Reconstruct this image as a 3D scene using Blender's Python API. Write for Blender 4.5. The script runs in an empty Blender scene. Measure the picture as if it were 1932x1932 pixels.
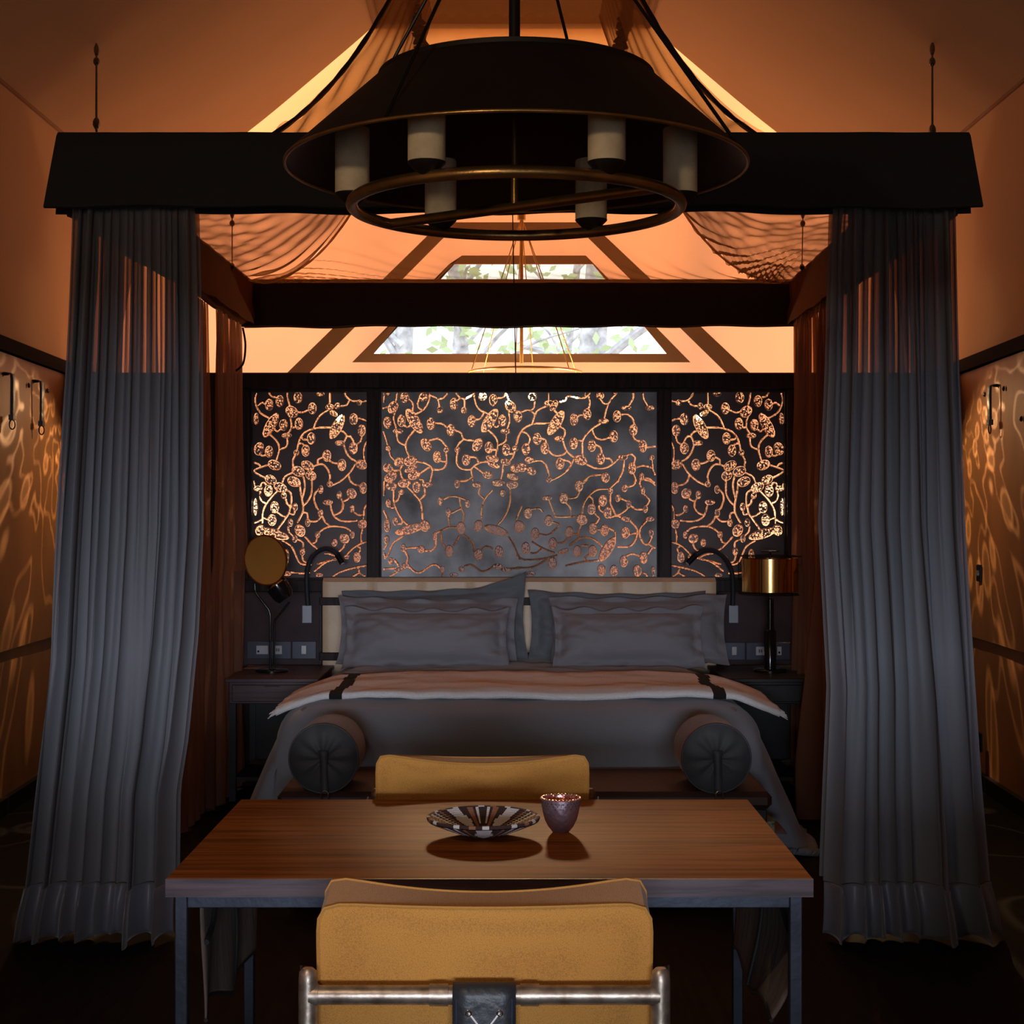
import bpy, math, random
import numpy as np
from mathutils import Vector, Matrix, noise
random.seed(4)
PI = math.pi
SC = bpy.context.scene
COL = SC.collection
F = 3000.0                                   # focal length in pixels of the 1932 px frame

def P(px, py, d):                            # photograph pixel + distance -> point in the room (metres)
    return Vector(((px - 966) / F * d, d, 1.5 - (py - 970) / F * d))

# ------------------------------------------------------------------ camera, sky, daylight, exposure
cam = bpy.data.cameras.new('camera'); camo = bpy.data.objects.new('camera', cam); COL.objects.link(camo)
camo.location = (0, 0, 1.5); camo.rotation_euler = (PI / 2, 0, 0)
cam.sensor_width = 36; cam.lens = 36 * F / 1932; cam.shift_y = 4 / 1932; cam.clip_start = 0.05; cam.clip_end = 200
SC.camera = camo
SC.view_settings.view_transform = 'Standard'; SC.view_settings.look = 'None'
SC.view_settings.exposure = 0.0; SC.view_settings.gamma = 1.0; SC.view_settings.use_curve_mapping = False
SC.cycles.max_bounces = 10; SC.cycles.transparent_max_bounces = 24; SC.cycles.diffuse_bounces = 4
SC.cycles.sample_clamp_indirect = 6.0
W = bpy.data.worlds.new('sky'); SC.world = W; W.use_nodes = True
wn = W.node_tree.nodes; wl = W.node_tree.links
bg = wn['Background']; tc = wn.new('ShaderNodeTexCoord'); sp = wn.new('ShaderNodeSeparateXYZ'); cr = wn.new('ShaderNodeValToRGB')
wl.new(tc.outputs['Generated'], sp.inputs[0]); wl.new(sp.outputs['Z'], cr.inputs[0]); wl.new(cr.outputs[0], bg.inputs[0])
cr.color_ramp.elements[0].color = (0.95, 0.98, 1.0, 1); cr.color_ramp.elements[1].color = (0.62, 0.78, 1.0, 1)
bg.inputs[1].default_value = 2.4

def light(name, kind, loc, rot, energy, color, **kw):
    l = bpy.data.lights.new(name, kind); l.energy = energy; l.color = color
    for k, v in kw.items(): setattr(l, k, v)
    o = bpy.data.objects.new(name, l); COL.objects.link(o); o.location = loc; o.rotation_euler = rot
    return o
# low sun behind the tent, shining on the rear canvas
light('sun', 'SUN', (0, 20, 12), (math.radians(-72.6), 0, math.radians(2)), 2.3, (1.0, 0.64, 0.33), angle=0.05)
# open daylight in front of the tent, coming in through the doorway behind the camera
light('daylight_at_doorway', 'AREA', (0.5, -13.0, 1.68), (math.radians(90), 0, 0), 1900, (0.78, 0.86, 1.0), shape='RECTANGLE', size=6.0, size_y=1.5)

# ------------------------------------------------------------------ materials
def nodes(m):
    m.use_nodes = True
    return m.node_tree.nodes, m.node_tree.links, m.node_tree.nodes['Principled BSDF']
def mat(name, col, rough=0.6, metal=0.0, bump=0, bscale=50, vary=0, vscale=4, stretch=(1, 1, 1), spec=None, sheen=0, col2=None, emit=None, detail=4):
    m = bpy.data.materials.new(name); n, l, b = nodes(m)
    b.inputs['Base Color'].default_value = (*col, 1); b.inputs['Roughness'].default_value = rough; b.inputs['Metallic'].default_value = metal
    if spec is not None: b.inputs['Specular IOR Level'].default_value = spec
    if sheen: b.inputs['Sheen Weight'].default_value = sheen; b.inputs['Sheen Roughness'].default_value = 0.4
    if emit: b.inputs['Emission Color'].default_value = (*emit[0], 1); b.inputs['Emission Strength'].default_value = emit[1]
    if bump or vary:
        t = n.new('ShaderNodeTexCoord'); mp = n.new('ShaderNodeMapping'); mp.inputs['Scale'].default_value = stretch
        l.new(t.outputs['Object'], mp.inputs[0])
    if bump:
        z = n.new('ShaderNodeTexNoise'); z.inputs['Scale'].default_value = bscale; z.inputs['Detail'].default_value = detail
        l.new(mp.outputs[0], z.inputs['Vector']); bp = n.new('ShaderNodeBump'); bp.inputs['Strength'].default_value = bump; bp.inputs['Distance'].default_value = 0.01
        l.new(z.outputs[0], bp.inputs['Height']); l.new(bp.outputs[0], b.inputs['Normal'])
    if vary:
        z = n.new('ShaderNodeTexNoise'); z.inputs['Scale'].default_value = vscale; z.inputs['Detail'].default_value = 5
        l.new(mp.outputs[0], z.inputs['Vector']); r = n.new('ShaderNodeValToRGB')
        c2 = col2 or tuple(c * (1 - vary) for c in col)
        r.color_ramp.elements[0].color = (*c2, 1); r.color_ramp.elements[1].color = (*col, 1)
        r.color_ramp.elements[0].position = 0.32; r.color_ramp.elements[1].position = 0.68
        l.new(z.outputs[0], r.inputs[0]); l.new(r.outputs[0], b.inputs['Base Color'])
    return m
def sheer(name, col, opacity, tint=(1, 1, 1), trans=0.35, graze=1.0, rough=0.8, weave=0):
    """thin cloth: holes between the threads + lit threads; denser when seen edge on"""
    m = bpy.data.materials.new(name); n, l, b = nodes(m); out = n['Material Output']; n.remove(b)
    tr = n.new('ShaderNodeBsdfTransparent'); tr.inputs[0].default_value = (*tint, 1)
    df = n.new('ShaderNodeBsdfDiffuse'); df.inputs[0].default_value = (*col, 1)
    tl = n.new('ShaderNodeBsdfTranslucent'); tl.inputs[0].default_value = (*col, 1)
    mx = n.new('ShaderNodeMixShader'); mx.inputs[0].default_value = trans; l.new(df.outputs[0], mx.inputs[1]); l.new(tl.outputs[0], mx.inputs[2])
    geo = n.new('ShaderNodeNewGeometry'); dot = n.new('ShaderNodeVectorMath'); dot.operation = 'DOT_PRODUCT'
    l.new(geo.outputs['Incoming'], dot.inputs[0]); l.new(geo.outputs['Normal'], dot.inputs[1])
    ab = n.new('ShaderNodeMath'); ab.operation = 'ABSOLUTE'; l.new(dot.outputs['Value'], ab.inputs[0])
    mxx = n.new('ShaderNodeMath'); mxx.operation = 'MAXIMUM'; mxx.inputs[1].default_value = 0.12; l.new(ab.outputs[0], mxx.inputs[0])
    dv = n.new('ShaderNodeMath'); dv.operation = 'DIVIDE'; dv.inputs[0].default_value = graze; l.new(mxx.outputs[0], dv.inputs[1])
    pw = n.new('ShaderNodeMath'); pw.operation = 'POWER'; pw.inputs[0].default_value = 1 - opacity; l.new(dv.outputs[0], pw.inputs[1])
    m2 = n.new('ShaderNodeMixShader'); l.new(pw.outputs[0], m2.inputs[0]); l.new(mx.outputs[0], m2.inputs[1]); l.new(tr.outputs[0], m2.inputs[2])
    l.new(m2.outputs[0], out.inputs[0])
    return m
def canvas(name, col, through, amount, bump=0.25, both=None):
    """tent canvas: diffuse inside, lets part of the daylight through"""
    m = bpy.data.materials.new(name); n, l, b = nodes(m); out = n['Material Output']; n.remove(b)
    df = n.new('ShaderNodeBsdfDiffuse'); df.inputs[0].default_value = (*col, 1)
    tl = n.new('ShaderNodeBsdfTranslucent'); tl.inputs[0].default_value = (*through, 1)
    z = n.new('ShaderNodeTexNoise'); z.inputs['Scale'].default_value = 1.3; z.inputs['Detail'].default_value = 3
    t = n.new('ShaderNodeTexCoord'); l.new(t.outputs['Object'], z.inputs['Vector'])
    bp = n.new('ShaderNodeBump'); bp.inputs['Strength'].default_value = bump; bp.inputs['Distance'].default_value = 0.1
    l.new(z.outputs[0], bp.inputs['Height']); l.new(bp.outputs[0], df.inputs['Normal'])
    mx = n.new('ShaderNodeMixShader'); mx.inputs[0].default_value = amount
    l.new(df.outputs[0], mx.inputs[1]); l.new(tl.outputs[0], mx.inputs[2]); l.new(mx.outputs[0], out.inputs[0])
    return m
def wood(name, c1, c2, rough=0.4, axis='X', scale=1.0, bump=0.15, coat=0, spec=.5):
    m = bpy.data.materials.new(name); n, l, b = nodes(m)
    t = n.new('ShaderNodeTexCoord'); mp = n.new('ShaderNodeMapping')
    s = {'X': (0.5, 9, 9), 'Z': (9, 9, 0.5), 'Y': (9, 0.5, 9)}[axis]
    mp.inputs['Scale'].default_value = tuple(v * scale for v in s); l.new(t.outputs['Object'], mp.inputs[0])
    z = n.new('ShaderNodeTexNoise'); z.inputs['Scale'].default_value = 3.2; z.inputs['Detail'].default_value = 9; z.inputs['Roughness'].default_value = 0.62; z.inputs['Distortion'].default_value = 0.7
    l.new(mp.outputs[0], z.inputs['Vector']); r = n.new('ShaderNodeValToRGB')
    r.color_ramp.elements[0].color = (*c2, 1); r.color_ramp.elements[0].position = 0.36
    r.color_ramp.elements[1].color = (*c1, 1); r.color_ramp.elements[1].position = 0.58
    l.new(z.outputs[0], r.inputs[0]); l.new(r.outputs[0], b.inputs['Base Color'])
    b.inputs['Roughness'].default_value = rough; b.inputs['Specular IOR Level'].default_value = spec
    if coat: b.inputs['Coat Weight'].default_value = coat; b.inputs['Coat Roughness'].default_value = 0.3
    bp = n.new('ShaderNodeBump'); bp.inputs['Strength'].default_value = bump; bp.inputs['Distance'].default_value = 0.003
    l.new(z.outputs[0], bp.inputs['Height']); l.new(bp.outputs[0], b.inputs['Normal'])
    return m
def weave(name, c1, c2, scale=420, bump=0.5):
    m = bpy.data.materials.new(name); n, l, b = nodes(m)
    t = n.new('ShaderNodeTexCoord'); mp = n.new('ShaderNodeMapping'); mp.inputs['Rotation'].default_value = (0.0, 0.7, 0.0)
    l.new(t.outputs['Object'], mp.inputs[0])
    ck = n.new('ShaderNodeTexVoronoi'); ck.inputs['Scale'].default_value = scale; ck.inputs['Randomness'].default_value = 0.45
    l.new(mp.outputs[0], ck.inputs['Vector'])
    z = n.new('ShaderNodeTexNoise'); z.inputs['Scale'].default_value = 60; z.inputs['Detail'].default_value = 3; l.new(t.outputs['Object'], z.inputs['Vector'])
    ad = n.new('ShaderNodeMath'); ad.operation = 'MULTIPLY_ADD'; ad.inputs[1].default_value = 0.9; l.new(ck.outputs['Distance'], ad.inputs[0])
    sc = n.new('ShaderNodeMath'); sc.operation = 'MULTIPLY'; sc.inputs[1].default_value = 0.10; l.new(z.outputs[0], sc.inputs[0]); l.new(sc.outputs[0], ad.inputs[2])
    r = n.new('ShaderNodeValToRGB'); r.color_ramp.elements[0].color = (*c1, 1); r.color_ramp.elements[1].color = (*c2, 1)
    r.color_ramp.elements[0].position = 0.35; r.color_ramp.elements[1].position = 0.95
    l.new(ad.outputs[0], r.inputs[0]); l.new(r.outputs[0], b.inputs['Base Color']); b.inputs['Roughness'].default_value = 0.85
    b.inputs['Sheen Weight'].default_value = 0.3
    bp = n.new('ShaderNodeBump'); bp.inputs['Strength'].default_value = bump; bp.inputs['Distance'].default_value = 0.002; bp.invert = True
    l.new(ck.outputs['Distance'], bp.inputs['Height']); l.new(bp.outputs[0], b.inputs['Normal'])
    return m
def perforated(name, col, gap=.46):
    """copper sheet punched with many small holes, amber lining behind the holes lets lamp light through"""
    m = bpy.data.materials.new(name); n, l, b = nodes(m); out = n['Material Output']
    b.inputs['Base Color'].default_value = (*col, 1); b.inputs['Metallic'].default_value = 0.7; b.inputs['Roughness'].default_value = 0.45
    t = n.new('ShaderNodeTexCoord'); v = n.new('ShaderNodeTexVoronoi'); v.inputs['Scale'].default_value = 105; v.inputs['Randomness'].default_value = 0.75
    l.new(t.outputs['Object'], v.inputs['Vector'])
    cmp_ = n.new('ShaderNodeMath'); cmp_.operation = 'LESS_THAN'; cmp_.inputs[1].default_value = gap; l.new(v.outputs['Distance'], cmp_.inputs[0])
    tl = n.new('ShaderNodeBsdfTranslucent'); tl.inputs[0].default_value = (.80, 0.66, 0.56, 1)
    tr = n.new('ShaderNodeBsdfTransparent'); tr.inputs[0].default_value = (1, 0.9, 0.8, 1)
    h = n.new('ShaderNodeMixShader'); h.inputs[0].default_value = 0.28; l.new(tl.outputs[0], h.inputs[1]); l.new(tr.outputs[0], h.inputs[2])
    mx = n.new('ShaderNodeMixShader'); l.new(cmp_.outputs[0], mx.inputs[0]); l.new(b.outputs[0], mx.inputs[1]); l.new(h.outputs[0], mx.inputs[2])
    l.new(mx.outputs[0], out.inputs[0])
    return m
def clear(name, tint=(1, 1, 1), gloss=0.06):
    m = bpy.data.materials.new(name); n, l, b = nodes(m); out = n['Material Output']; n.remove(b)
    tr = n.new('ShaderNodeBsdfTransparent'); tr.inputs[0].default_value = (*tint, 1)
    g = n.new('ShaderNodeBsdfGlossy'); g.inputs['Roughness'].default_value = 0.05
    mx = n.new('ShaderNodeMixShader'); mx.inputs[0].default_value = gloss; l.new(tr.outputs[0], mx.inputs[1]); l.new(g.outputs[0], mx.inputs[2]); l.new(mx.outputs[0], out.inputs[0])
    return m
M = dict(
    floor=wood('floor_wood', (.010, .009, .009), (.003, .003, .004), 0.7, 'Y', spec=.12),
    dark_wood=wood('dark_stained_wood', (.030, .017, .017), (.010, .006, .007), 0.6, 'Z', spec=.2),
    stand_wood=wood('nightstand_wood', (.095, .042, .046), (.034, .016, .020), 0.45, 'X', 1.6),
    black_wood=mat('black_wood', (.010, .010, .012), 0.5, bump=.1, bscale=30),
    table_wood=wood('table_top_wood', (.37, .118, .022), (.15, .042, .008), 0.5, 'X', 1.0, 0.06, spec=.006),
    table_edge=wood('table_edge_wood', (.085, .050, .062), (.030, .016, .024), 0.5, 'X', 1.8),
    steel=mat('dark_blue_steel', (.045, .052, .075), 0.45, 0.6, bump=.08, bscale=60, vary=.4, vscale=9),
    mustard=weave('mustard_weave', (.56, .25, .043), (.26, .10, .014)),
    mustard_pipe=mat('mustard_piping', (.46, .21, .04), 0.8, bump=.3, bscale=300),
    pipe_metal=mat('worn_bronze_pipe', (.50, .42, .35), 0.40, 0.85, bump=.06, bscale=90, vary=.6, vscale=38, col2=(.24, .18, .14), detail=3),
    brass_dark=mat('aged_brass_tube', (.52, .31, .12), 0.34, 0.9, bump=.12, bscale=60, vary=.45, vscale=12),
    shade=mat('dark_bronze_shade', (.017, .012, .010), 0.55, 0.35, bump=.05, bscale=20, vary=.4, vscale=5),
    shade_in=mat('dark_bronze_inside', (.050, .026, .016), 0.5, 0.4, bump=.05, bscale=20),
    candle=mat('ivory_candle_sleeve', (.82, .68, .47), 0.75, vary=.3, vscale=18, bump=.15, bscale=40),
    iron=mat('black_iron', (.012, .011, .012), 0.4, 0.5),
    cord=mat('black_cord', (.008, .008, .008), 0.7),
    curtain=sheer('grey_sheer_curtain', (.225, .232, .262), 0.83, (.95, .66, .42), 0.10, .8),
    curtain_back=sheer('brown_sheer_curtain', (.30, .165, .115), 0.60, (1.0, .74, .52), 0.30, 1.0),
    hem=mat('grey_satin_hem', (.17, .18, .23), 0.38, bump=.12, bscale=10, sheen=.3),
    net=sheer('canopy_voile', (.36, .20, .10), 0.24, (1.0, .90, .74), 0.55, 1.1),
    valance=mat('charcoal_valance_cloth', (.020, .023, .030), 0.85, bump=.25, bscale=9, detail=2),
    valance_brown=sheer('brown_valance_cloth', (.21, .095, .060), 0.985, (1, .6, .4), 0.5),
    valance_back=mat('dark_brown_valance_cloth', (.026, .018, .016), 0.9, bump=.3, bscale=7, detail=2),
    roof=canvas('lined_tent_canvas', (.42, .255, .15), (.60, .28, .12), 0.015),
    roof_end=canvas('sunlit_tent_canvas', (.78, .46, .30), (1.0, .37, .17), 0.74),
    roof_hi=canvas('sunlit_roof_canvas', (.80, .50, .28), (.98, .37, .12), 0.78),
    band=mat('brown_canvas_band', (.22, .115, .062), 0.9, bump=.1, bscale=5),
    ridge=canvas('ridge_canvas', (.26, .15, .075), (.45, .22, .10), 0.12),
    leather=mat('tan_leather_wall', (.46, .21, .075), 0.62, bump=.35, bscale=5, vary=.42, vscale=2.2, stretch=(1, 1, .6), detail=6),
    beam=mat('wall_head_beam', (.012, .009, .010), 0.9, bump=.1, bscale=20, spec=.03),
    copper_line=mat('copper_edge', (.42, .22, .10), 0.35, .9),
    zinc=mat('smoked_metal_sheet', (.25, .24, .245), 0.5, 0.45, bump=.35, bscale=3.5, vary=.65, vscale=3.6, col2=(.050, .042, .040), detail=5),
    zinc_dark=mat('dark_metal_sheet', (.085, .062, .062), 0.5, 0.55, bump=.2, bscale=4.5, vary=.5, vscale=3.2, detail=5),
    perf=perforated('perforated_copper', (.17, .10, .09), .45),
    perf_line=perforated('finely_pierced_copper', (.36, .20, .15), .66),
    suede=mat('plum_suede_wall', (.070, .050, .056), 0.95, bump=.15, bscale=30, vary=.4, vscale=5, sheen=.25),
    head_leather=mat('beige_leather', (.66, .48, .32), 0.5, bump=.12, bscale=80, vary=.15, vscale=8),
    pillow=mat('slate_cotton', (.20, .19, .205), 0.85, bump=.35, bscale=12, detail=3, sheen=.15),
    pillow_b=mat('charcoal_cotton', (.125, .130, .145), 0.85, bump=.35, bscale=12, detail=3, sheen=.15),
    duvet=mat('charcoal_duvet_cotton', (.27, .29, .33), 0.85, bump=.3, bscale=9, detail=3, sheen=.15),
    sheet=mat('taupe_sheet', (.20, .155, .14), 0.85, bump=.3, bscale=12),
    throw=mat('cream_wool_throw', (.88, .68, .52), 0.95, bump=.5, bscale=160, sheen=.5),
    throw_edge=mat('white_wool_border', (.88, .86, .86), 0.95, bump=.7, bscale=220, sheen=.5),
    throw_black=mat('black_wool_stripe', (.012, .010, .010), 0.95, bump=.7, bscale=200),
    bench_leather=mat('oxblood_bench_leather', (.055, .024, .018), 0.6, bump=.15, bscale=40, vary=.3),
    bolster_side=mat('tan_suede_bolster', (.235, .115, .070), 0.9, bump=.35, bscale=14, vary=.4, vscale=6, sheen=.2),
    bolster_end=mat('dark_slate_leather', (.058, .062, .070), 0.6, bump=.3, bscale=14, vary=.35, vscale=9),
    leather_black=mat('black_leather', (.022, .024, .030), 0.45, bump=.2, bscale=60),
    silver=mat('polished_steel', (.75, .74, .75), 0.18, 1.0),
    gold=mat('polished_brass_shade', (.75, .46, .15), 0.16, 1.0),
    gold_face=mat('brass_reflector', (.90, .52, .12), 0.30, 0.65),
    gloss_black=mat('gloss_black', (.008, .008, .009), 0.15),
    plate=mat('grey_metal_plate', (.16, .165, .185), 0.4, .5),
    socket=mat('navy_socket_plate', (.028, .030, .050), 0.35, .3),
    insert=mat('light_grey_insert', (.42, .42, .45), 0.4),
    marks=mat('dark_grey_marks', (.09, .09, .10), 0.5),
    rattan_w=mat('cream_woven_reed', (.82, .77, .76), 0.8, bump=.6, bscale=500),
    rattan_b=mat('dark_brown_woven_reed', (.055, .022, .020), 0.75, bump=.6, bscale=500),
    rattan_o=mat('rust_woven_reed', (.38, .155, .075), 0.8, bump=.6, bscale=500),
    cup=mat('hammered_purple_copper', (.34, .25, .30), 0.38, 0.85),
    cup_in=mat('pink_copper_lining', (.80, .44, .38), 0.28, 0.9),
    hole=mat('punched_hole', (.01, .008, .008), 0.9),
    white_cord=mat('white_lace_cord', (.80, .80, .82), 0.7),
    thread=mat('stitch_thread', (.045, .045, .09), 0.8),
    hide=mat('tan_canvas_sling', (.145, .100, .088), 0.9, bump=.4, bscale=12, vary=.35, vscale=9, stretch=(3, 3, .6)),
    greenbox=mat('green_patterned_paper', (.36, .42, .28), 0.7, vary=.9, vscale=70, col2=(.04, .06, .04)),
    paper=mat('magazine_paper', (.16, .10, .11), 0.7),
    bulb=mat('glowing_filament_bulb', (1, .8, .5), 0.5, emit=((1.0, .60, .22), 90)),
    amber_metal=mat('sunlit_brass', (.80, .50, .16), 0.35, .6),
    pane=clear('clear_window_film'),
    bark=mat('grey_bark', (.80, .78, .80), 0.95, bump=.8, bscale=14, vary=.5, vscale=10),
    leaf=mat('tree_leaves', (.62, .74, .42), 0.7),
    ground=mat('dry_ground', (.55, .48, .38), 0.95, vary=.3),
    bath=mat('added_pale_board', (.55, .42, .34), 0.9),
)
# hammered dimples on the cup
def dimple(m, scale, strength):
    n = m.node_tree.nodes; l = m.node_tree.links; b = n['Principled BSDF']
    t = n.new('ShaderNodeTexCoord'); v = n.new('ShaderNodeTexVoronoi'); v.feature = 'SMOOTH_F1'; v.inputs['Scale'].default_value = scale
    l.new(t.outputs['Object'], v.inputs['Vector']); bp = n.new('ShaderNodeBump'); bp.inputs['Strength'].default_value = strength; bp.inputs['Distance'].default_value = 0.004
    l.new(v.outputs['Distance'], bp.inputs['Height']); l.new(bp.outputs[0], b.inputs['Normal'])
dimple(M['cup'], 110, .35); dimple(M['cup_in'], 130, .6)

# ------------------------------------------------------------------ mesh helpers
class MB:
    def __init__(s): s.v = []; s.f = []; s.mi = []; s.cur = 0
    def add(s, vs, fs):
        o = len(s.v); s.v += [tuple(v) for v in vs]
        for f in fs: s.f.append(tuple(i + o for i in f)); s.mi.append(s.cur)
        return s
    def box(s, x0, x1, y0, y1, z0, z1, b=0.0):
        if b <= 0 or min(x1 - x0, y1 - y0, z1 - z0) < 2.2 * b:
            vs = [(x, y, z) for x in (x0, x1) for y in (y0, y1) for z in (z0, z1)]
            return s.add(vs, [(0, 1, 3, 2), (4, 6, 7, 5), (0, 4, 5, 1), (2, 3, 7, 6), (0, 2, 6, 4), (1, 5, 7, 3)])
        vs = []; ix = {}
        for i, x in enumerate((x0, x1)):
            for j, y in enumerate((y0, y1)):
                for k, z in enumerate((z0, z1)):
                    sx, sy, sz = (1, -1)[i], (1, -1)[j], (1, -1)[k]
                    ix[i, j, k] = len(vs); vs += [(x, y + sy * b, z + sz * b), (x + sx * b, y, z + sz * b), (x + sx * b, y + sy * b, z)]
        fs = []
        for a in range(3):
            o1, o2 = [q for q in range(3) if q != a]
            for sd in (0, 1):
                def K(p, q): kk = [0, 0, 0]; kk[a] = sd; kk[o1] = p; kk[o2] = q; return ix[tuple(kk)] + a
                f = [K(0, 0), K(1, 0), K(1, 1), K(0, 1)]; fs.append(f if (sd == 1) == (a != 1) else f[::-1])
            for p in (0, 1):
                for q in (0, 1):
                    def E(sd, ax): kk = [0, 0, 0]; kk[a] = sd; kk[o1] = p; kk[o2] = q; return ix[tuple(kk)] + ax
                    fs.append([E(0, o1), E(1, o1), E(1, o2), E(0, o2)])
        for k in ix.values(): fs.append([k, k + 1, k + 2])
        return s.add(vs, fs)
    def tube(s, pts, r, n=10, cap=True, closed=False):
        pts = [Vector(p) for p in pts]; m = len(pts)
        rs = r if isinstance(r, (list, tuple)) else [r] * m
        vs = []; up = None
        for i, p in enumerate(pts):
            if closed: t = pts[(i + 1) % m] - pts[i - 1]
            else: t = pts[min(i + 1, m - 1)] - pts[max(i - 1, 0)]
            t.normalize()
            if up is None: up = Vector((0, 0, 1)) if abs(t.z) < .9 else Vector((1, 0, 0))
            a = t.cross(up).normalized(); up = a.cross(t).normalized()
            for k in range(n): th = 2 * PI * k / n; vs.append(p + (a * math.cos(th) + up * math.sin(th)) * rs[i])
        fs = []
        for i in range(m if closed else m - 1):
            j = (i + 1) % m
            for k in range(n): k2 = (k + 1) % n; fs.append((i * n + k, i * n + k2, j * n + k2, j * n + k))
        if cap and not closed: fs += [tuple(range(n))[::-1], tuple((m - 1) * n + k for k in range(n))]
        return s.add(vs, fs)
    def lathe(s, prof, c=(0, 0, 0), n=32, close=False):
        vs = []; fs = []
        for (r, z) in prof:
            for k in range(n): th = 2 * PI * k / n; vs.append((c[0] + r * math.cos(th), c[1] + r * math.sin(th), c[2] + z))
        m = len(prof)
        for i in range(m if close else m - 1):
            j = (i + 1) % m
            for k in range(n): k2 = (k + 1) % n; fs.append((i * n + k, i * n + k2, j * n + k2, j * n + k))
        return s.add(vs, fs)
    def grid(s, fn, nu, nv, closeu=False):
        vs = [fn(i / (nu if closeu else nu - 1), j / (nv - 1)) for j in range(nv) for i in range(nu)]
        fs = []
        for j in range(nv - 1):
            for i in range(nu if closeu else nu - 1):
                i2 = (i + 1) % nu; fs.append((j * nu + i, j * nu + i2, (j + 1) * nu + i2, (j + 1) * nu + i))
        return s.add(vs, fs)
    def poly(s, pts, th=(0, 0.004, 0)):                    # flat outline with a small thickness
        n = len(pts); t = Vector(th)
        vs = [Vector(p) for p in pts] + [Vector(p) + t for p in pts]
        return s.add(vs, [tuple(range(n))[::-1], tuple(range(n, 2 * n))] + [(i, (i + 1) % n, n + (i + 1) % n, n + i) for i in range(n)])
    def obj(s, name, mt, parent=None, smooth=False, sub=0, solid=0, M4=None, loc=None):
        me = bpy.data.meshes.new(name)
        vs = s.v
        o = Vector(loc) if loc is not None else Vector((0, 0, 0))
        if M4 is not None: vs = [M4 @ Vector(v) for v in vs]
        me.from_pydata([tuple(Vector(v) - o) for v in vs], [], s.f)
        ms = mt if isinstance(mt, (list, tuple)) else [mt]
        for q in ms: me.materials.append(M[q])
        if len(ms) > 1: me.polygons.foreach_set('material_index', s.mi)
        if smooth: me.polygons.foreach_set('use_smooth', [True] * len(me.polygons))
        me.update(); ob = bpy.data.objects.new(name, me); COL.objects.link(ob)
        ob.location = o
        if parent is not None:
            ob.parent = parent; ob.location = o - (Vector(parent.location) if parent.parent is None else Vector(parent.location) + Vector(parent.parent.location))
        if solid:
            md = ob.modifiers.new('thickness', 'SOLIDIFY'); md.thickness = solid; md.offset = 0
        if sub:
            md = ob.modifiers.new('smooth', 'SUBSURF'); md.levels = sub; md.render_levels = sub
        if smooth and not sub: me.set_sharp_from_angle(angle=math.radians(42))
        return ob
def thing(name, label, cat, loc=(0, 0, 0), group=None):
    o = bpy.data.objects.new(name, None); COL.objects.link(o); o.location = loc; o.empty_display_size = .1
    o['label'] = label; o['category'] = cat
    if group: o['group'] = group
    return o
def tag(o, label, cat, group=None):
    o['label'] = label; o['category'] = cat
    if group: o['group'] = group
    return o
def struct(o, label=None):
    o['kind'] = 'structure'
    if label: o['label'] = label
    return o
def smoothpath(pts, n=8):                                   # Catmull-Rom
    pts = [Vector(p) for p in pts]; out = []
    for i in range(len(pts) - 1):
        p0, p1, p2, p3 = pts[max(i - 1, 0)], pts[i], pts[i + 1], pts[min(i + 2, len(pts) - 1)]
        for k in range(n):
            t = k / n
            out.append(.5 * ((2 * p1) + (p2 - p0) * t + (2 * p0 - 5 * p1 + 4 * p2 - p3) * t * t + (3 * p1 - p0 - 3 * p2 + p3) * t ** 3))
    return out + [pts[-1]]
def lerp(tab, x):
    if x <= tab[0][0]: return tab[0][1]
    for (a, b), (c, d) in zip(tab, tab[1:]):
        if x <= c: return b + (d - b) * (x - a) / (c - a)
    return tab[-1][1]
nz = lambda x, y=0, z=0: noise.noise(Vector((x, y, z)))

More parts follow.
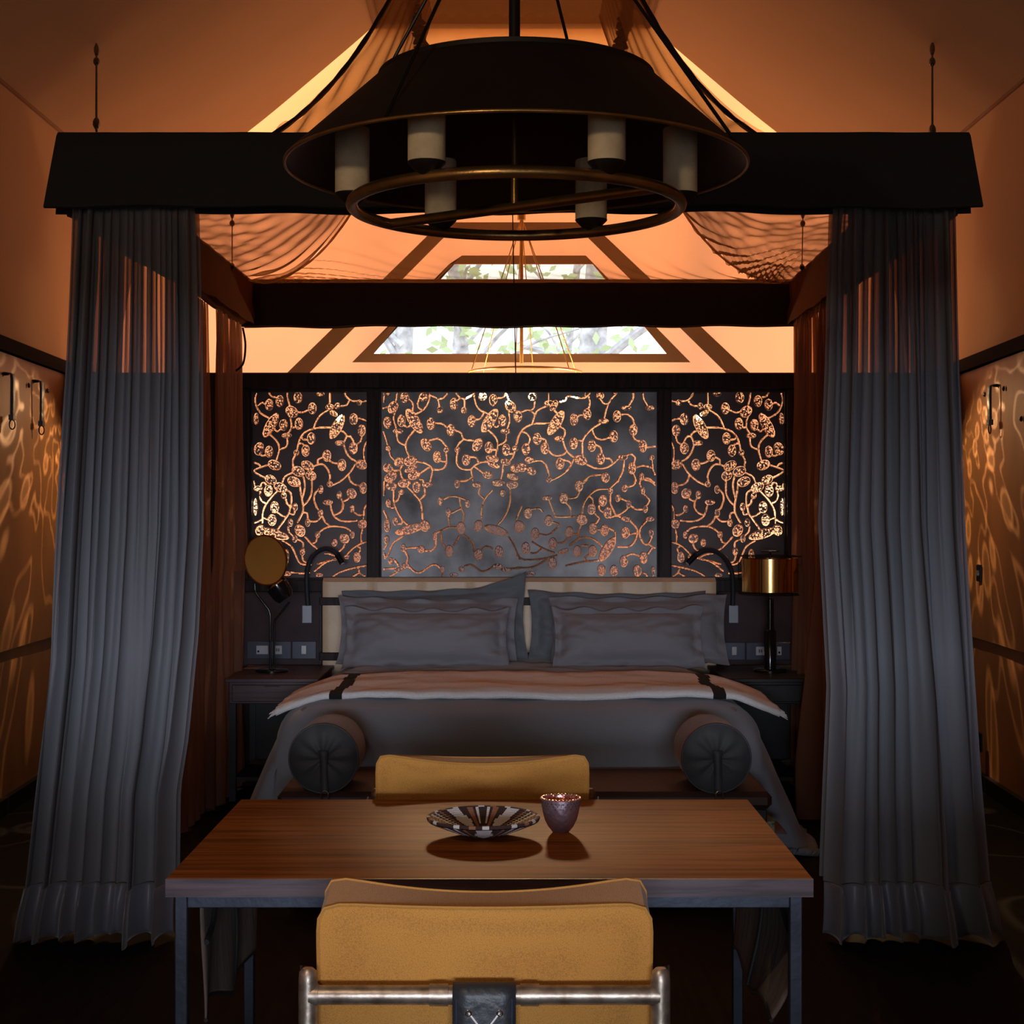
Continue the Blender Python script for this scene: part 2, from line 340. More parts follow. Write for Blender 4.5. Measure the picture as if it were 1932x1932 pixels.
# ================================================================== SETTING
WX = lambda d: 2.24 + .0387 * d                              # half width of the room between the leather walls
fl = struct(MB().box(-6, 6, -3.2, 13, -.1, 0).obj('floor', 'floor'), 'near-black wooden floor of the tent')
D0, D1, DR = -3.0, 10.5, 9.5
for sgn, side in ((-1, 'left'), (1, 'right')):
    X = lambda d, e=0: sgn * (WX(d) + e)
    def strip(name, mt, z0, z1, e0, e1, d0=D0, d1=D1, parent=None, n=40, wob=0):
        mb = MB()
        def fn(u, v):
            d = d0 + (d1 - d0) * u
            return (X(d, e0) + wob * nz(d * 1.2, v * 3, sgn), d, z0 + (z1 - z0) * v)
        mb.grid(fn, n, 14 if wob else 2)
        def fo(u, v):
            d = d0 + (d1 - d0) * u
            return (X(d, e1), d, z0 + (z1 - z0) * v)
        k = len(mb.v); nv = 14 if wob else 2
        mb.grid(fo, n, 2)
        # close top and bottom edges
        mb.f += [(i, i + 1, k + i + 1, k + i) for i in range(n - 1)]; mb.mi += [0] * (n - 1)
        t0 = n * (nv - 1)
        mb.f += [(t0 + i, t0 + i + 1, k + n + i + 1, k + n + i) for i in range(n - 1)]; mb.mi += [0] * (n - 1)
        mb.f += [(n * 0, t0, k + n, k)]; mb.mi += [0]
        return mb.obj(name, mt, parent, smooth=bool(wob))
    w = struct(strip('wall_' + side, 'leather', 0, 2.34, 0, .06), 'tan leather clad %s tent wall' % side)
    flap = strip('leather_panel', 'leather', .82, 2.30, -.028, -.012, 5.0, 9.75, w, 50, .010); flap['label'] = 'upper hanging leather panel with its loose lower edge'
    struct(strip('trim_1' if sgn < 0 else 'trim_2', 'beam', 2.305, 2.375, -.05, .02), 'dark head beam along the top of the %s leather wall' % side)
    struct(strip('baseboard_' + side, 'black_wood', 0, .085, -.03, 0), 'black skirting along the %s wall' % side)
    SXX, SZ, RX, RZ = sgn * 2.42, 3.55, sgn * .81, 4.43
    mb = MB()                                                # steep lower canvas facet
    mb.grid(lambda u, v: ((1 - v) * X(D0 + (D1 - D0) * u) + v * SXX, D0 + (D1 - D0) * u, 2.34 + (SZ - 2.34) * v + .03 * math.sin(v * PI) * nz(u * 9, v * 2)), 60, 10)
    c1 = struct(mb.obj('ceiling_1' if sgn < 0 else 'ceiling_3', 'roof', smooth=True), 'steep %s side of the tent canvas below the seam' % side)
    mb = MB()                                                # main roof slope up to the ridge strip
    def slope(u, v):
        dend = D1 + (DR - D1) * v; d = D0 + (dend - D0) * u
        sag = .05 * math.sin(v * PI)
        return (SXX + (RX - SXX) * v, d, SZ + (RZ - SZ) * v - sag + .02 * nz(d * .7, v * 2, 5) * math.sin(v * PI))
    mb.grid(slope, 60, 20)
    c2 = struct(mb.obj('ceiling_2' if sgn < 0 else 'ceiling_4', 'roof', smooth=True), '%s slope of the tent roof canvas' % side)
    MB().tube([(SXX, D0, SZ), (SXX, D1, SZ)], .012, 8).obj('seam', 'band', c2)
    MB().tube([(RX, D0, RZ - .01), (RX, DR, RZ - .01)], .022, 8).obj('ridge_beam', 'band', c2)
struct(MB().box(-.83, .83, D0, DR + .1, 4.43, 4.46).obj('ceiling_5', 'ridge'), 'flat brown canvas strip along the ridge')
# front wall behind the camera with the open doorway daylight comes through
fw = MB()
fw.box(-2.6, -1.5, D0 - .1, D0, 0, 3.2).box(1.5, 2.6, D0 - .1, D0, 0, 3.2).box(-1.5, 1.5, D0 - .1, D0, 1.67, 3.2).box(-1.5, 1.5, D0 - .1, D0, 0, .85).box(-2.5, 2.5, D0 - .1, D0, 3.2, 4.5)
struct(fw.obj('wall_front', 'roof'), 'canvas wall with a wide open window behind the camera')
# rear end: lower vertical canvas with the clear trapezoid window, and sloping upper canvas
DB = 10.5
def B(px, py, dd=0): v = P(px, py, DB); return (v.x, v.y + dd, v.z)
g0, g1, g2, g3 = (705, 668), (848, 499), (1118, 499), (1258, 668)      # clear pane
mb = MB()
bl, br = (-2.65, 0), (2.65, 0)
def BZ(x, z): return (x, DB, z)
G = [B(*g0), B(*g1), B(*g2), B(*g3)]
tl_, tr_ = BZ(-2.42, 3.60), BZ(2.42, 3.60); ml, mr = BZ(-2.66, 2.34), BZ(2.66, 2.34); bl, br = BZ(-2.66, 0), BZ(2.66, 0)
vs = [bl, br, mr, tr_, tl_, ml] + G
mb.add(vs, [(0, 1, 9, 6), (0, 6, 5), (5, 6, 7, 4), (4, 7, 8, 3), (3, 8, 9, 2), (2, 9, 1)])
wb = struct(mb.obj('wall_back', 'roof_end'), 'sunlit orange rear canvas of the tent')
mb = MB(); mb.grid(lambda u, v: ((2 * u - 1) * (2.42 + (.81 - 2.42) * v), DB + (DR - DB) * v, 3.60 + (4.43 - 3.60) * v), 12, 8)
struct(mb.obj('ceiling_6', 'roof_hi', smooth=True), 'sloping sunlit rear roof canvas')
def band(pts, name='rafter_shade_band', par=wb): return MB().poly([B(x, y, -.012) for x, y in pts], (0, .006, 0)).obj(name, 'band', par)
band([(505, 740), (548, 740), (846, 440), (812, 440)]); band([(1458, 745), (1412, 745), (1100, 440), (1135, 440)])  # brown strips paint the rafters' shadows seen through the canvas
band([(812, 440), (1135, 440), (1112, 420), (836, 420)])
win = struct(MB().poly([B(*g, 0) for g in (g0, g1, g2, g3)], (0, .003, 0)).obj('window_1', 'pane'), 'clear trapezoid window in the rear canvas')
fr = [(665, 684), (872, 483), (1105, 483), (1302, 684)]; gi = [g0, g1, g2, g3]
for i in range(4):
    j = (i + 1) % 4
    MB().poly([B(*fr[i], -.02), B(*fr[j], -.02), B(*gi[j], -.02), B(*gi[i], -.02)], (0, .008, 0)).obj('window_border', 'band', win)

# ---- outside: trees beyond the rear window
gd = MB().box(-30, 30, 10.8, 60, -.3, -.05).obj('ground', 'ground'); gd['kind'] = 'structure'; gd['label'] = 'dry ground outside the tent'
def tree(px, py, d, r, lean, bushy, label):
    t = thing('tree', label, 'tree', (P(px, py, d).x, d, 0), 'trees outside the rear window')
    rnd = random.Random(px)
    x0 = P(px, py, d).x; H = 7
    pts = smoothpath([(x0, d, -.05), (x0 + lean * .3, d, 2), (x0 + lean * .6, d + .1, 4), (x0 + lean, d, H)], 5)
    MB().tube(pts, [r * (1 - .55 * i / (len(pts) - 1)) for i in range(len(pts))], 10).obj('trunk', 'bark', t, True)
    lv = MB()
    for k in range(7):
        h = 2.2 + rnd.random() * 2.8; a = rnd.uniform(-1, 1); q = Vector((x0 + lean * h / H, d, h))
        L = rnd.uniform(.8, 2.0); e = q + Vector((a * L, rnd.uniform(-.5, .5), L * .5))
        MB().tube(smoothpath([q, (q + e) / 2 + Vector((0, 0, .15)), e], 4), [r * .30, r * .28, r * .25, r * .22, r * .2, r * .17, r * .14, r * .1, r * .08], 6).obj('branch', 'bark', t, True)
        for _ in range(bushy):
            c = q.lerp(e, rnd.uniform(.3, 1.1)) + Vector((rnd.gauss(0, .35), rnd.gauss(0, .3), rnd.gauss(0, .25)))
            a_, b_ = rnd.uniform(0, 6.3), rnd.uniform(-1, 1); u = Vector((math.cos(a_), .3, math.sin(a_))) * .07; w = Vector((-math.sin(a_), b_, math.cos(a_))) * .035
            lv.add([c - u, c - w, c + u, c + w], [(0, 1, 2, 3)])
    if bushy:
        o = lv.obj('foliage', 'leaf', t); o['kind'] = 'stuff'
tree(925, 600, 16, .10, -.6, 42, 'leafy green tree seen in the middle of the rear window')
tree(1075, 600, 17, .22, .5, 4, 'pale thick trunk right of the window centre')
tree(830, 600, 20, .10, .4, 0, 'thin bare tree at the left part of the rear window')
tree(735, 640, 18, .16, .3, 4, 'grey trunk at the lower left corner of the rear window')
tree(1165, 640, 21, .26, 1.6, 0, 'leaning grey trunk toward the right end of the rear window')
tree(1010, 600, 22, .09, .8, 30, 'thin leaning tree behind the hanging lamp stem')
PF = thing('fence', 'low row of rough thin posts standing outside the rear window', 'fence', (0, 14.5, 0))
for k in range(26):
    x = -2.6 + k * .2 + random.uniform(-.06, .06); h = 2.62 + random.uniform(-.1, .16)
    MB().tube([(x, 14.5, 0), (x + random.uniform(-.03, .03), 14.5, h)], .022, 6).obj('post', 'bark', PF)
for z in (.6, 1.9): MB().tube([(-2.8, 14.53, z), (2.8, 14.53, z)], .02, 6).obj('rail', 'bark', PF)

# ================================================================== PARTITION with three copper screens
DP = 9.12
def Q(px, py, d=DP): v = P(px, py, d); return v.x, v.z
def wallbox(mb, x0, y0, x1, y1, d0=DP, d1=DP + .10, b=0.0):   # pixel rectangle at the partition depth
    xa, zb = Q(x0, y0); xb, za = Q(x1, y1); za = max(za, 0)
    return mb.box(xa, xb, d0, d1, za, zb, b)
PANELS = [(475, 692), (719, 1240), (1267, 1481)]
part_ = MB()
BOT = 970 + 1.5 / DP * F                                       # pixel row of the floor at the partition
wallbox(part_, 118, 703, 1842, 739)
for a, b in ((118, 475), (692, 719), (1240, 1267), (1481, 1842)): wallbox(part_, a, 739, b, 1090)
wallbox(part_, 118, 1090, 1842, BOT)
wp = struct(part_.obj('wall_partition', 'dark_wood'), 'dark wooden partition wall behind the bed')
for a, b in ((452, 470), (694, 717), (1242, 1265), (1484, 1502)):
    wallbox(MB(), a, 735, b, 1092, DP - .035, DP, .003).obj('post', 'dark_wood', wp)
wallbox(MB(), 452, 705, 1502, 733, DP - .04, DP, .003).obj('top_rail', 'dark_wood', wp)
wallbox(MB(), 448, 1094, 1505, 1116, DP - .022, DP, .003).obj('rail', 'dark_wood', wp)
wallbox(MB(), 448, 1118, 605, 1262, DP - .03, DP, .008).obj('suede_panel', 'suede', wp)
wallbox(MB(), 1355, 1118, 1502, 1262, DP - .03, DP, .008).obj('suede_panel', 'suede', wp)

S1 = 235 / 1932.; C1 = 270 / 1932.; C3 = 275 / 1932.
SIDE = dict(
 o1=(465, 725, S1, [(345,318,68,96,0),(508,258,68,96,0),(790,205,70,98,0),(1013,372,68,95,0),(565,628,68,95,0),(804,612,68,97,0),(995,838,67,97,0),(910,1027,67,97,0),(342,1045,67,95,0),(1652,540,66,96,0),(1772,716,68,95,0),(1647,990,70,95,0),(1236,1107,70,95,0),(1470,1248,70,97,0),(1797,1607,68,95,0),(1618,1690,75,90,-35),(332,1652,70,97,0),(1140,150,65,45,0),(145,535,45,97,0),(695,425,110,85,40),(370,635,85,215,30),(1395,660,85,212,28),(615,793,82,42,0),(1442,910,80,45,5),(765,1060,45,50,-20),(1285,350,70,50,0),(1400,335,45,55,0),(1340,450,75,45,30),(185,1000,80,105,15),(425,1252,112,78,25),(365,1480,100,72,30),(515,1600,112,75,25),(795,1350,110,80,25),(727,1510,112,78,25),(940,1260,110,72,30),(990,1415,90,76,35),(1285,1548,48,50,-20),(1735,285,45,50,0),(1770,1245,100,75,20),(175,1618,75,45,0),(1142,1630,42,67,0),(1430,1715,42,67,0),(570,1725,45,58,-20)],
  [[(150,150),(130,250),(160,370),(230,460),(350,525)],[(335,120),(380,185),(440,205)],[(180,330),(230,290),(280,300)],[(625,120),(635,230),(665,330)],[(770,420),(850,440),(940,405)],[(660,490),(685,580),(685,680),(635,760)],[(690,655),(720,672),(750,660)],[(425,690),(470,730),(515,700)],[(350,775),(460,880),(500,1010),(450,1200)],[(630,820),(625,930),(590,980),(500,1015)],[(1280,390),(1150,470),(1080,560),(1030,690)],[(1310,670),(1150,670),(1030,690),(920,730),(840,810),(800,910),(780,1010)],[(840,815),(870,850),(930,860)],[(810,915),(860,925),(885,950)],[(1285,120),(1280,320)],[(1285,120),(1390,125),(1500,120),(1530,180),(1600,250),(1700,265)],[(1770,275),(1860,260)],[(1585,250),(1540,320),(1450,340)],[(1420,715),(1500,740),(1540,800),(1510,880)],[(1540,805),(1600,810),(1650,890)],[(1720,535),(1790,545),(1860,580)],[(1775,810),(1750,890),(1695,930)],[(1860,855),(1810,980),(1800,1100),(1815,1190)],[(1500,950),(1540,1060),(1600,1140),(1680,1190)],[(1280,1185),(1330,1215),(1400,1230)],[(1175,1130),(1100,1170),(1100,1245)],[(1035,1270),(1100,1245),(1180,1245),(1250,1320),(1285,1420),(1275,1500)],[(1330,1560),(1450,1500),(1560,1400),(1620,1330),(1670,1240)],[(1570,1410),(1600,1500),(1660,1550),(1735,1570)],[(750,1095),(710,1180),(715,1280)],[(700,1375),(620,1410),(570,1460),(545,1530)],[(870,1430),(895,1550),(880,1680),(850,1780)],[(820,1570),(835,1700),(870,1880)],[(1005,1490),(1000,1680),(950,1800),(870,1885)],[(110,1215),(180,1240),(210,1280)],[(320,1255),(210,1290),(110,1340),(180,1400),(270,1445)],[(205,1090),(240,1110),(290,1100)],[(105,1495),(130,1590)],[(215,1580),(230,1535),(270,1530),(300,1570)],[(210,1660),(200,1740),(230,1810),(290,1845)],[(470,1660),(340,1800),(260,1930)],[(620,1640),(680,1700),(685,1850),(670,1930)],[(600,1780),(620,1850),(670,1890)],[(1110,1625),(1050,1700),(1040,1800),(1080,1910)],[(1590,1740),(1550,1790),(1485,1815)],[(1460,1780),(1485,1830),(1480,1930)]]),
 o2=(465, 880, S1, [(135,628,38,140,0),(427,632,70,97,0),(388,828,70,97,0),(745,628,42,67,0),(672,870,42,67,0),(940,870,42,67,0),(1137,722,42,67,0),(820,992,80,105,-25),(205,985,75,95,25),(440,1045,225,78,17),(740,1118,42,67,0),(1092,1055,42,58,0),(1630,1060,40,62,0),(1508,1115,75,85,-35),(1355,1180,45,65,0),(1785,890,78,75,0),(1625,655,40,62,0),(858,1318,45,65,0),(605,1410,48,142,5),(610,1655,82,45,5),(525,1600,55,45,0),(1700,1405,60,90,0),(1545,1400,50,40,0),(1120,1680,62,35,0),(1385,1430,60,25,-15),(1252,555,82,42,0)],
  [[(300,580),(250,700),(240,880)],[(245,790),(320,820)],[(110,875),(180,850),(235,820)],[(470,710),(540,760),(610,785)],[(670,600),(650,720),(600,800),(480,970)],[(740,700),(720,745),(670,735)],[(870,620),(860,720),(780,870)],[(870,710),(930,730),(940,800)],[(1050,560),(1080,640),(1120,680)],[(970,850),(1070,850),(1140,790)],[(1165,770),(1210,860),(1290,925)],[(1120,1020),(1200,960),(1290,930),(1420,930),(1530,950),(1600,1000)],[(1480,530),(1490,620),(1440,710),(1345,755)],[(1290,590),(1310,680),(1350,770),(1430,830),(1540,850),(1700,840)],[(1660,710),(1720,750),(1800,745)],[(1860,570),(1810,660),(1800,800)],[(635,930),(650,1010),(710,1070)],[(790,1130),(860,1170),(870,1250)],[(855,1380),(870,1450),(920,1485),(985,1485)],[(555,1150),(680,1230),(740,1340),(800,1470),(870,1515),(985,1520)],[(900,1090),(990,1190),(1080,1270),(1130,1300)],[(1080,1120),(1060,1170),(1000,1195)],[(1510,1210),(1480,1270),(1430,1310)],[(1780,980),(1760,1080),(1770,1190)],[(1860,1170),(1760,1195),(1650,1260),(1550,1360)],[(690,1640),(820,1650),(960,1650)],[(1045,1620),(1230,1480),(1430,1420)],[(1090,1510),(1300,1450)],[(1330,1700),(1450,1630),(1650,1570),(1860,1530)],[(1710,1570),(1730,1640),(1640,1700)],[(1730,1640),(1820,1705)],[(985,1480),(990,1420),(1050,1360)],[(1720,1240),(1750,1270),(1740,1320)],[(1210,1350),(1300,1360),(1440,1420)]]))
CEN = dict(
 a=(715, 725, C1, [(345,180,60,78,0),(600,170,60,66,0),(117,518,60,83,0),(302,492,58,85,0),(700,533,60,85,0),(970,618,58,85,0),(1012,265,60,85,0),(1252,495,58,85,0),(1400,165,62,62,0),(1542,212,60,85,0),(1665,490,58,85,0),(1875,433,58,85,0),(787,978,60,85,0),(1177,1018,60,82,0),(1485,853,60,82,0),(1717,883,58,83,0),(192,310,70,95,30),(475,495,78,195,-32),(258,632,72,38,0),(822,345,42,52,0),(1147,350,42,50,0),(1775,300,72,95,-30),(1495,490,78,190,32),(1710,632,72,38,0),(635,815,65,100,-30),(1330,815,65,100,30),(128,865,42,42,0),(908,880,40,42,0),(1058,880,40,42,0),(1840,865,42,42,0),(427,1035,98,70,-15),(270,1045,75,62,-30),(125,1125,72,68,-15),(430,1140,100,40,-25),(475,1225,92,62,-20),(160,1250,98,68,-30),(1530,1000,90,50,15),(1550,1085,90,40,20),(1710,1045,70,50,15),(1850,1130,80,60,0),(1800,1240,90,50,20),(1470,1220,70,55,0),(105,130,50,32,0)],
  [[(250,105),(240,180),(220,240)],[(60,325),(120,310)],[(410,205),(460,270),(455,360)],[(545,195),(525,260),(540,320),(590,350)],[(670,105),(685,180),(650,280),(590,355),(490,405)],[(700,155),(760,180),(800,210),(815,300)],[(805,205),(880,180),(940,105)],[(1030,105),(1090,180),(1150,210),(1155,310)],[(1065,215),(1095,185)],[(1160,200),(1240,160),(1300,110)],[(1285,150),(1310,270),(1370,350),(1490,405)],[(1310,475),(1370,465),(1415,390)],[(1600,190),(1680,175),(1720,110),(1790,105)],[(1720,120),(1750,220)],[(1750,370),(1765,480),(1735,600)],[(1550,550),(1585,580),(1615,560)],[(340,550),(380,580),(430,550)],[(220,370),(200,470),(235,590)],[(245,670),(260,770),(355,825)],[(490,610),(400,720),(360,830),(405,970)],[(765,525),(850,535),(910,580)],[(1030,620),(1110,660),(1145,740),(1280,760)],[(1145,740),(1080,800),(1050,860)],[(680,760),(800,735),(860,780),(920,850)],[(905,915),(915,1050),(860,1140),(725,1155)],[(840,1035),(880,1045),(915,1035)],[(1060,915),(1050,1060),(1120,1140),(1245,1150)],[(1230,980),(1310,990),(1345,1055)],[(1245,1150),(1290,1100),(1370,1055),(1470,1045)],[(520,1045),(640,1070),(720,1150),(690,1320)],[(560,1200),(685,1115)],[(1245,1150),(1270,1300)],[(1290,1110),(1410,1200)],[(1090,1310),(1180,1300),(1260,1245)],[(1480,620),(1570,710),(1605,820),(1570,980)],[(1720,670),(1710,770),(1610,825)],[(1540,885),(1600,880)],[(1760,935),(1815,940)],[(1930,625),(1880,710),(1855,810)],[(1835,900),(1800,1000),(1740,1040)],[(60,640),(90,720),(115,810)],[(140,900),(160,970),(215,1030)],[(180,1145),(220,1165),(290,1155)],[(320,1090),(290,1150),(305,1240),(330,1290)],[(80,125),(65,240)],[(1680,1060),(1670,1180),(1650,1280)]]),
 b=(715, 905, C1, [(510,95,58,82,0),(300,165,38,42,0),(945,960,58,80,0),(1010,1285,60,28,0),(1620,970,60,80,0),(1340,1010,60,80,0),(170,85,80,62,0),(345,45,95,60,-10),(650,65,72,38,0),(128,315,38,60,0),(225,560,40,60,0),(108,620,48,90,0),(410,670,200,65,-15),(620,625,70,80,-20),(100,810,38,60,0),(325,920,38,55,0),(570,940,50,50,0),(755,760,38,55,0),(830,290,38,60,0),(935,435,38,60,0),(1055,55,38,60,0),(1325,65,70,38,0),(1105,650,60,85,0),(1195,320,40,55,0),(160,1100,38,50,0),(355,1160,60,38,0),(270,1215,70,30,-15),(850,1210,38,45,0),(1340,620,60,80,10),(1580,680,170,62,17),(1670,175,42,50,0),(1110,1210,40,40,0),(1880,630,55,85,0),(1600,1170,70,38,0),(1720,1215,80,32,0),(1610,40,90,50,0),(1800,60,80,60,0)],
  [[(75,20),(65,210)],[(200,140),(210,330),(300,520),(390,610)],[(275,200),(265,260),(220,300)],[(150,360),(180,380),(215,370)],[(250,590),(300,595),(320,560)],[(380,95),(510,230),(570,330),(590,530)],[(610,90),(620,200),(545,270)],[(550,0),(590,0),(600,35)],[(65,420),(125,540)],[(320,760),(190,860),(130,1000),(80,1060)],[(110,870),(70,935)],[(870,265),(960,225),(1060,230),(1170,270)],[(1090,250),(1110,380),(1150,470),(1130,570)],[(975,450),(1110,385)],[(940,490),(950,630)],[(780,715),(930,645),(1050,645)],[(770,810),(760,900),(690,960),(610,950)],[(360,925),(540,910)],[(350,960),(390,1050),(370,1125)],[(830,690),(840,810),(890,910)],[(1080,760),(1010,890)],[(1140,740),(1260,850),(1280,970)],[(200,1075),(250,1130),(260,1170)],[(65,1205),(220,1190)],[(145,1305),(250,1240)],[(410,1180),(540,1255),(730,1145),(830,1190)],[(850,1240),(855,1305)],[(1360,110),(1350,190),(1430,260)],[(1530,140),(1420,270),(1385,420),(1390,520)],[(1770,100),(1770,300),(1700,490),(1600,610)],[(1090,20),(1200,0)],[(1385,940),(1450,900),(1540,930)],[(1150,1170),(1250,1150),(1400,1240),(1560,1160)],[(1780,1200),(1930,1190)],[(1750,770),(1830,900),(1900,1070)],[(1930,350),(1850,540)],[(65,990),(85,1040)]]),
 c=(975, 725, C3, [(757,467,58,83,0),(933,397,58,82,0),(1105,150,58,56,0),(1330,423,58,83,0),(1547,600,58,83,0),(1672,820,58,83,0),(753,780,58,83,0),(995,812,58,83,0),(1287,690,58,83,0),(270,723,58,83,0),(372,845,58,83,0),(122,860,58,83,0),(573,1050,58,83,0),(1112,987,58,83,0),(1527,1112,58,83,0),(1177,1235,58,73,0),(210,160,60,62,0),(430,250,70,42,0),(490,280,50,85,30),(520,510,74,190,32),(560,720,70,38,0),(1150,485,72,38,0),(1455,315,70,35,0),(1762,315,65,35,0),(845,1005,95,65,20),(1405,968,72,38,0),(1785,968,42,38,0),(1655,1225,38,55,0),(425,1260,40,45,0),(165,1000,60,50,0),(190,1150,70,50,30),(70,1100,70,60,0)],
  [[(240,235),(225,310),(190,350)],[(70,370),(130,345),(190,355),(240,405)],[(425,105),(420,215)],[(410,285),(290,340),(240,410),(205,525)],[(500,350),(540,390)],[(440,515),(320,520),(205,530),(90,590),(30,680),(0,790)],[(60,625),(130,650),(175,720),(155,785)],[(560,240),(640,215),(680,160),(790,180),(900,180),(980,105)],[(905,105),(905,175)],[(950,160),(970,240),(955,310)],[(810,430),(840,410),(880,410)],[(1110,205),(1160,260),(1215,260)],[(1335,105),(1280,170),(1210,270),(1160,445)],[(1265,105),(1310,130)],[(1540,105),(1545,180),(1490,280)],[(1675,105),(1680,190),(1730,280)],[(1390,405),(1460,400),(1530,450),(1555,515)],[(1540,685),(1570,735),(1625,755)],[(1730,835),(1830,825)],[(1110,520),(1000,590),(910,680),(870,780),(875,950)],[(1000,600),(1040,700),(1130,735),(1230,705)],[(810,745),(870,755)],[(1055,805),(1110,840),(1125,900)],[(570,560),(630,600),(640,660),(610,710)],[(615,760),(660,880),(750,965)],[(430,890),(490,940),(590,940),(665,900)],[(330,715),(380,740),(390,775)],[(210,1025),(310,1010),(380,1060),(420,1170),(425,1230)],[(755,1000),(680,1130),(580,1210),(460,1270)],[(625,1005),(690,1020),(720,1060)],[(930,1060),(1040,1110),(1170,1110),(1280,1050),(1350,980)],[(1170,980),(1240,990),(1275,1050)],[(1425,1010),(1400,1170),(1320,1300)],[(1450,950),(1510,925),(1565,970),(1555,1040)],[(1590,1100),(1680,1080),(1790,1105)],[(1795,1010),(1800,1110),(1830,1195)],[(1550,1195),(1575,1260),(1560,1300)],[(1680,1255),(1750,1250),(1820,1300)],[(890,1290),(970,1215),(1120,1200)]]),
 d=(975, 905, C3, [(825,80,58,80,0),(622,240,58,78,0),(1142,275,58,80,0),(990,385,58,80,0),(1205,435,58,80,0),(1012,645,58,80,0),(1165,670,58,80,0),(1442,700,60,82,0),(805,945,55,78,0),(1008,945,58,80,0),(1420,1080,55,80,0),(1682,1035,55,80,0),(1600,1205,58,80,0),(1125,1195,58,80,0),(1290,1205,55,75,0),(480,845,58,80,0),(475,1105,58,80,0),(425,540,58,75,0),(700,690,52,78,0),(245,715,58,80,0),(120,905,58,80,0),(150,440,58,75,0),(1808,1215,26,68,0),(190,1250,60,35,0),(1430,110,40,55,0),(1340,240,38,55,0),(1485,320,38,58,0),(1670,145,35,55,0),(1705,385,35,55,0),(1780,705,35,55,0),(1765,518,62,35,0),(1245,145,35,45,0),(1450,520,75,35,10),(865,525,80,75,30),(1205,920,70,188,32),(620,950,75,35,-20),(400,240,70,35,0),(45,620,60,75,0)],
  [[(1350,10),(1240,110)],[(940,0),(880,45)],[(830,160),(790,230),(690,245)],[(650,300),(710,370),(715,490)],[(1215,125),(1080,130),(970,200),(890,320),(870,450)],[(970,220),(1010,260),(1010,310)],[(1245,190),(1240,300),(1280,400),(1330,470),(1450,400),(1470,370)],[(1090,350),(1100,400),(1150,430)],[(1580,0),(1550,70),(1470,95)],[(1640,0),(1630,60),(1650,100)],[(1690,0),(1770,20),(1830,70)],[(1690,200),(1755,270),(1725,335)],[(1375,245),(1450,280)],[(1520,350),(1580,390),(1670,395)],[(1040,455),(1090,510),(1050,580)],[(1075,660),(1110,665)],[(1240,500),(1330,475),(1400,510)],[(1500,545),(1580,630),(1600,700),(1560,820),(1480,885),(1340,890)],[(1500,720),(1595,705)],[(1720,550),(1640,640),(1630,740),(1680,840),(1740,850),(1790,760)],[(1740,850),(1830,905)],[(1225,645),(1300,690),(1310,760)],[(1790,910),(1740,980)],[(1450,1010),(1540,980),(1630,1015)],[(1650,1230),(1700,1240),(1725,1275)],[(430,270),(500,450),(540,490),(780,485)],[(850,600),(820,700),(830,780)],[(700,870),(830,780),(960,765),(1050,810),(1130,880)],[(750,720),(820,720)],[(540,840),(620,830),(680,770)],[(860,870),(950,870)],[(960,990),(910,1030),(920,1075)],[(1080,1070),(900,1085),(650,1140)],[(540,1000),(340,1050),(100,1060),(0,1000)],[(180,970),(260,970),(330,910)],[(200,820),(350,910),(500,970)],[(310,720),(420,730),(520,650),(560,590),(480,560)],[(190,390),(300,380),(350,430)],[(0,1165),(200,1160),(400,1060)]]))
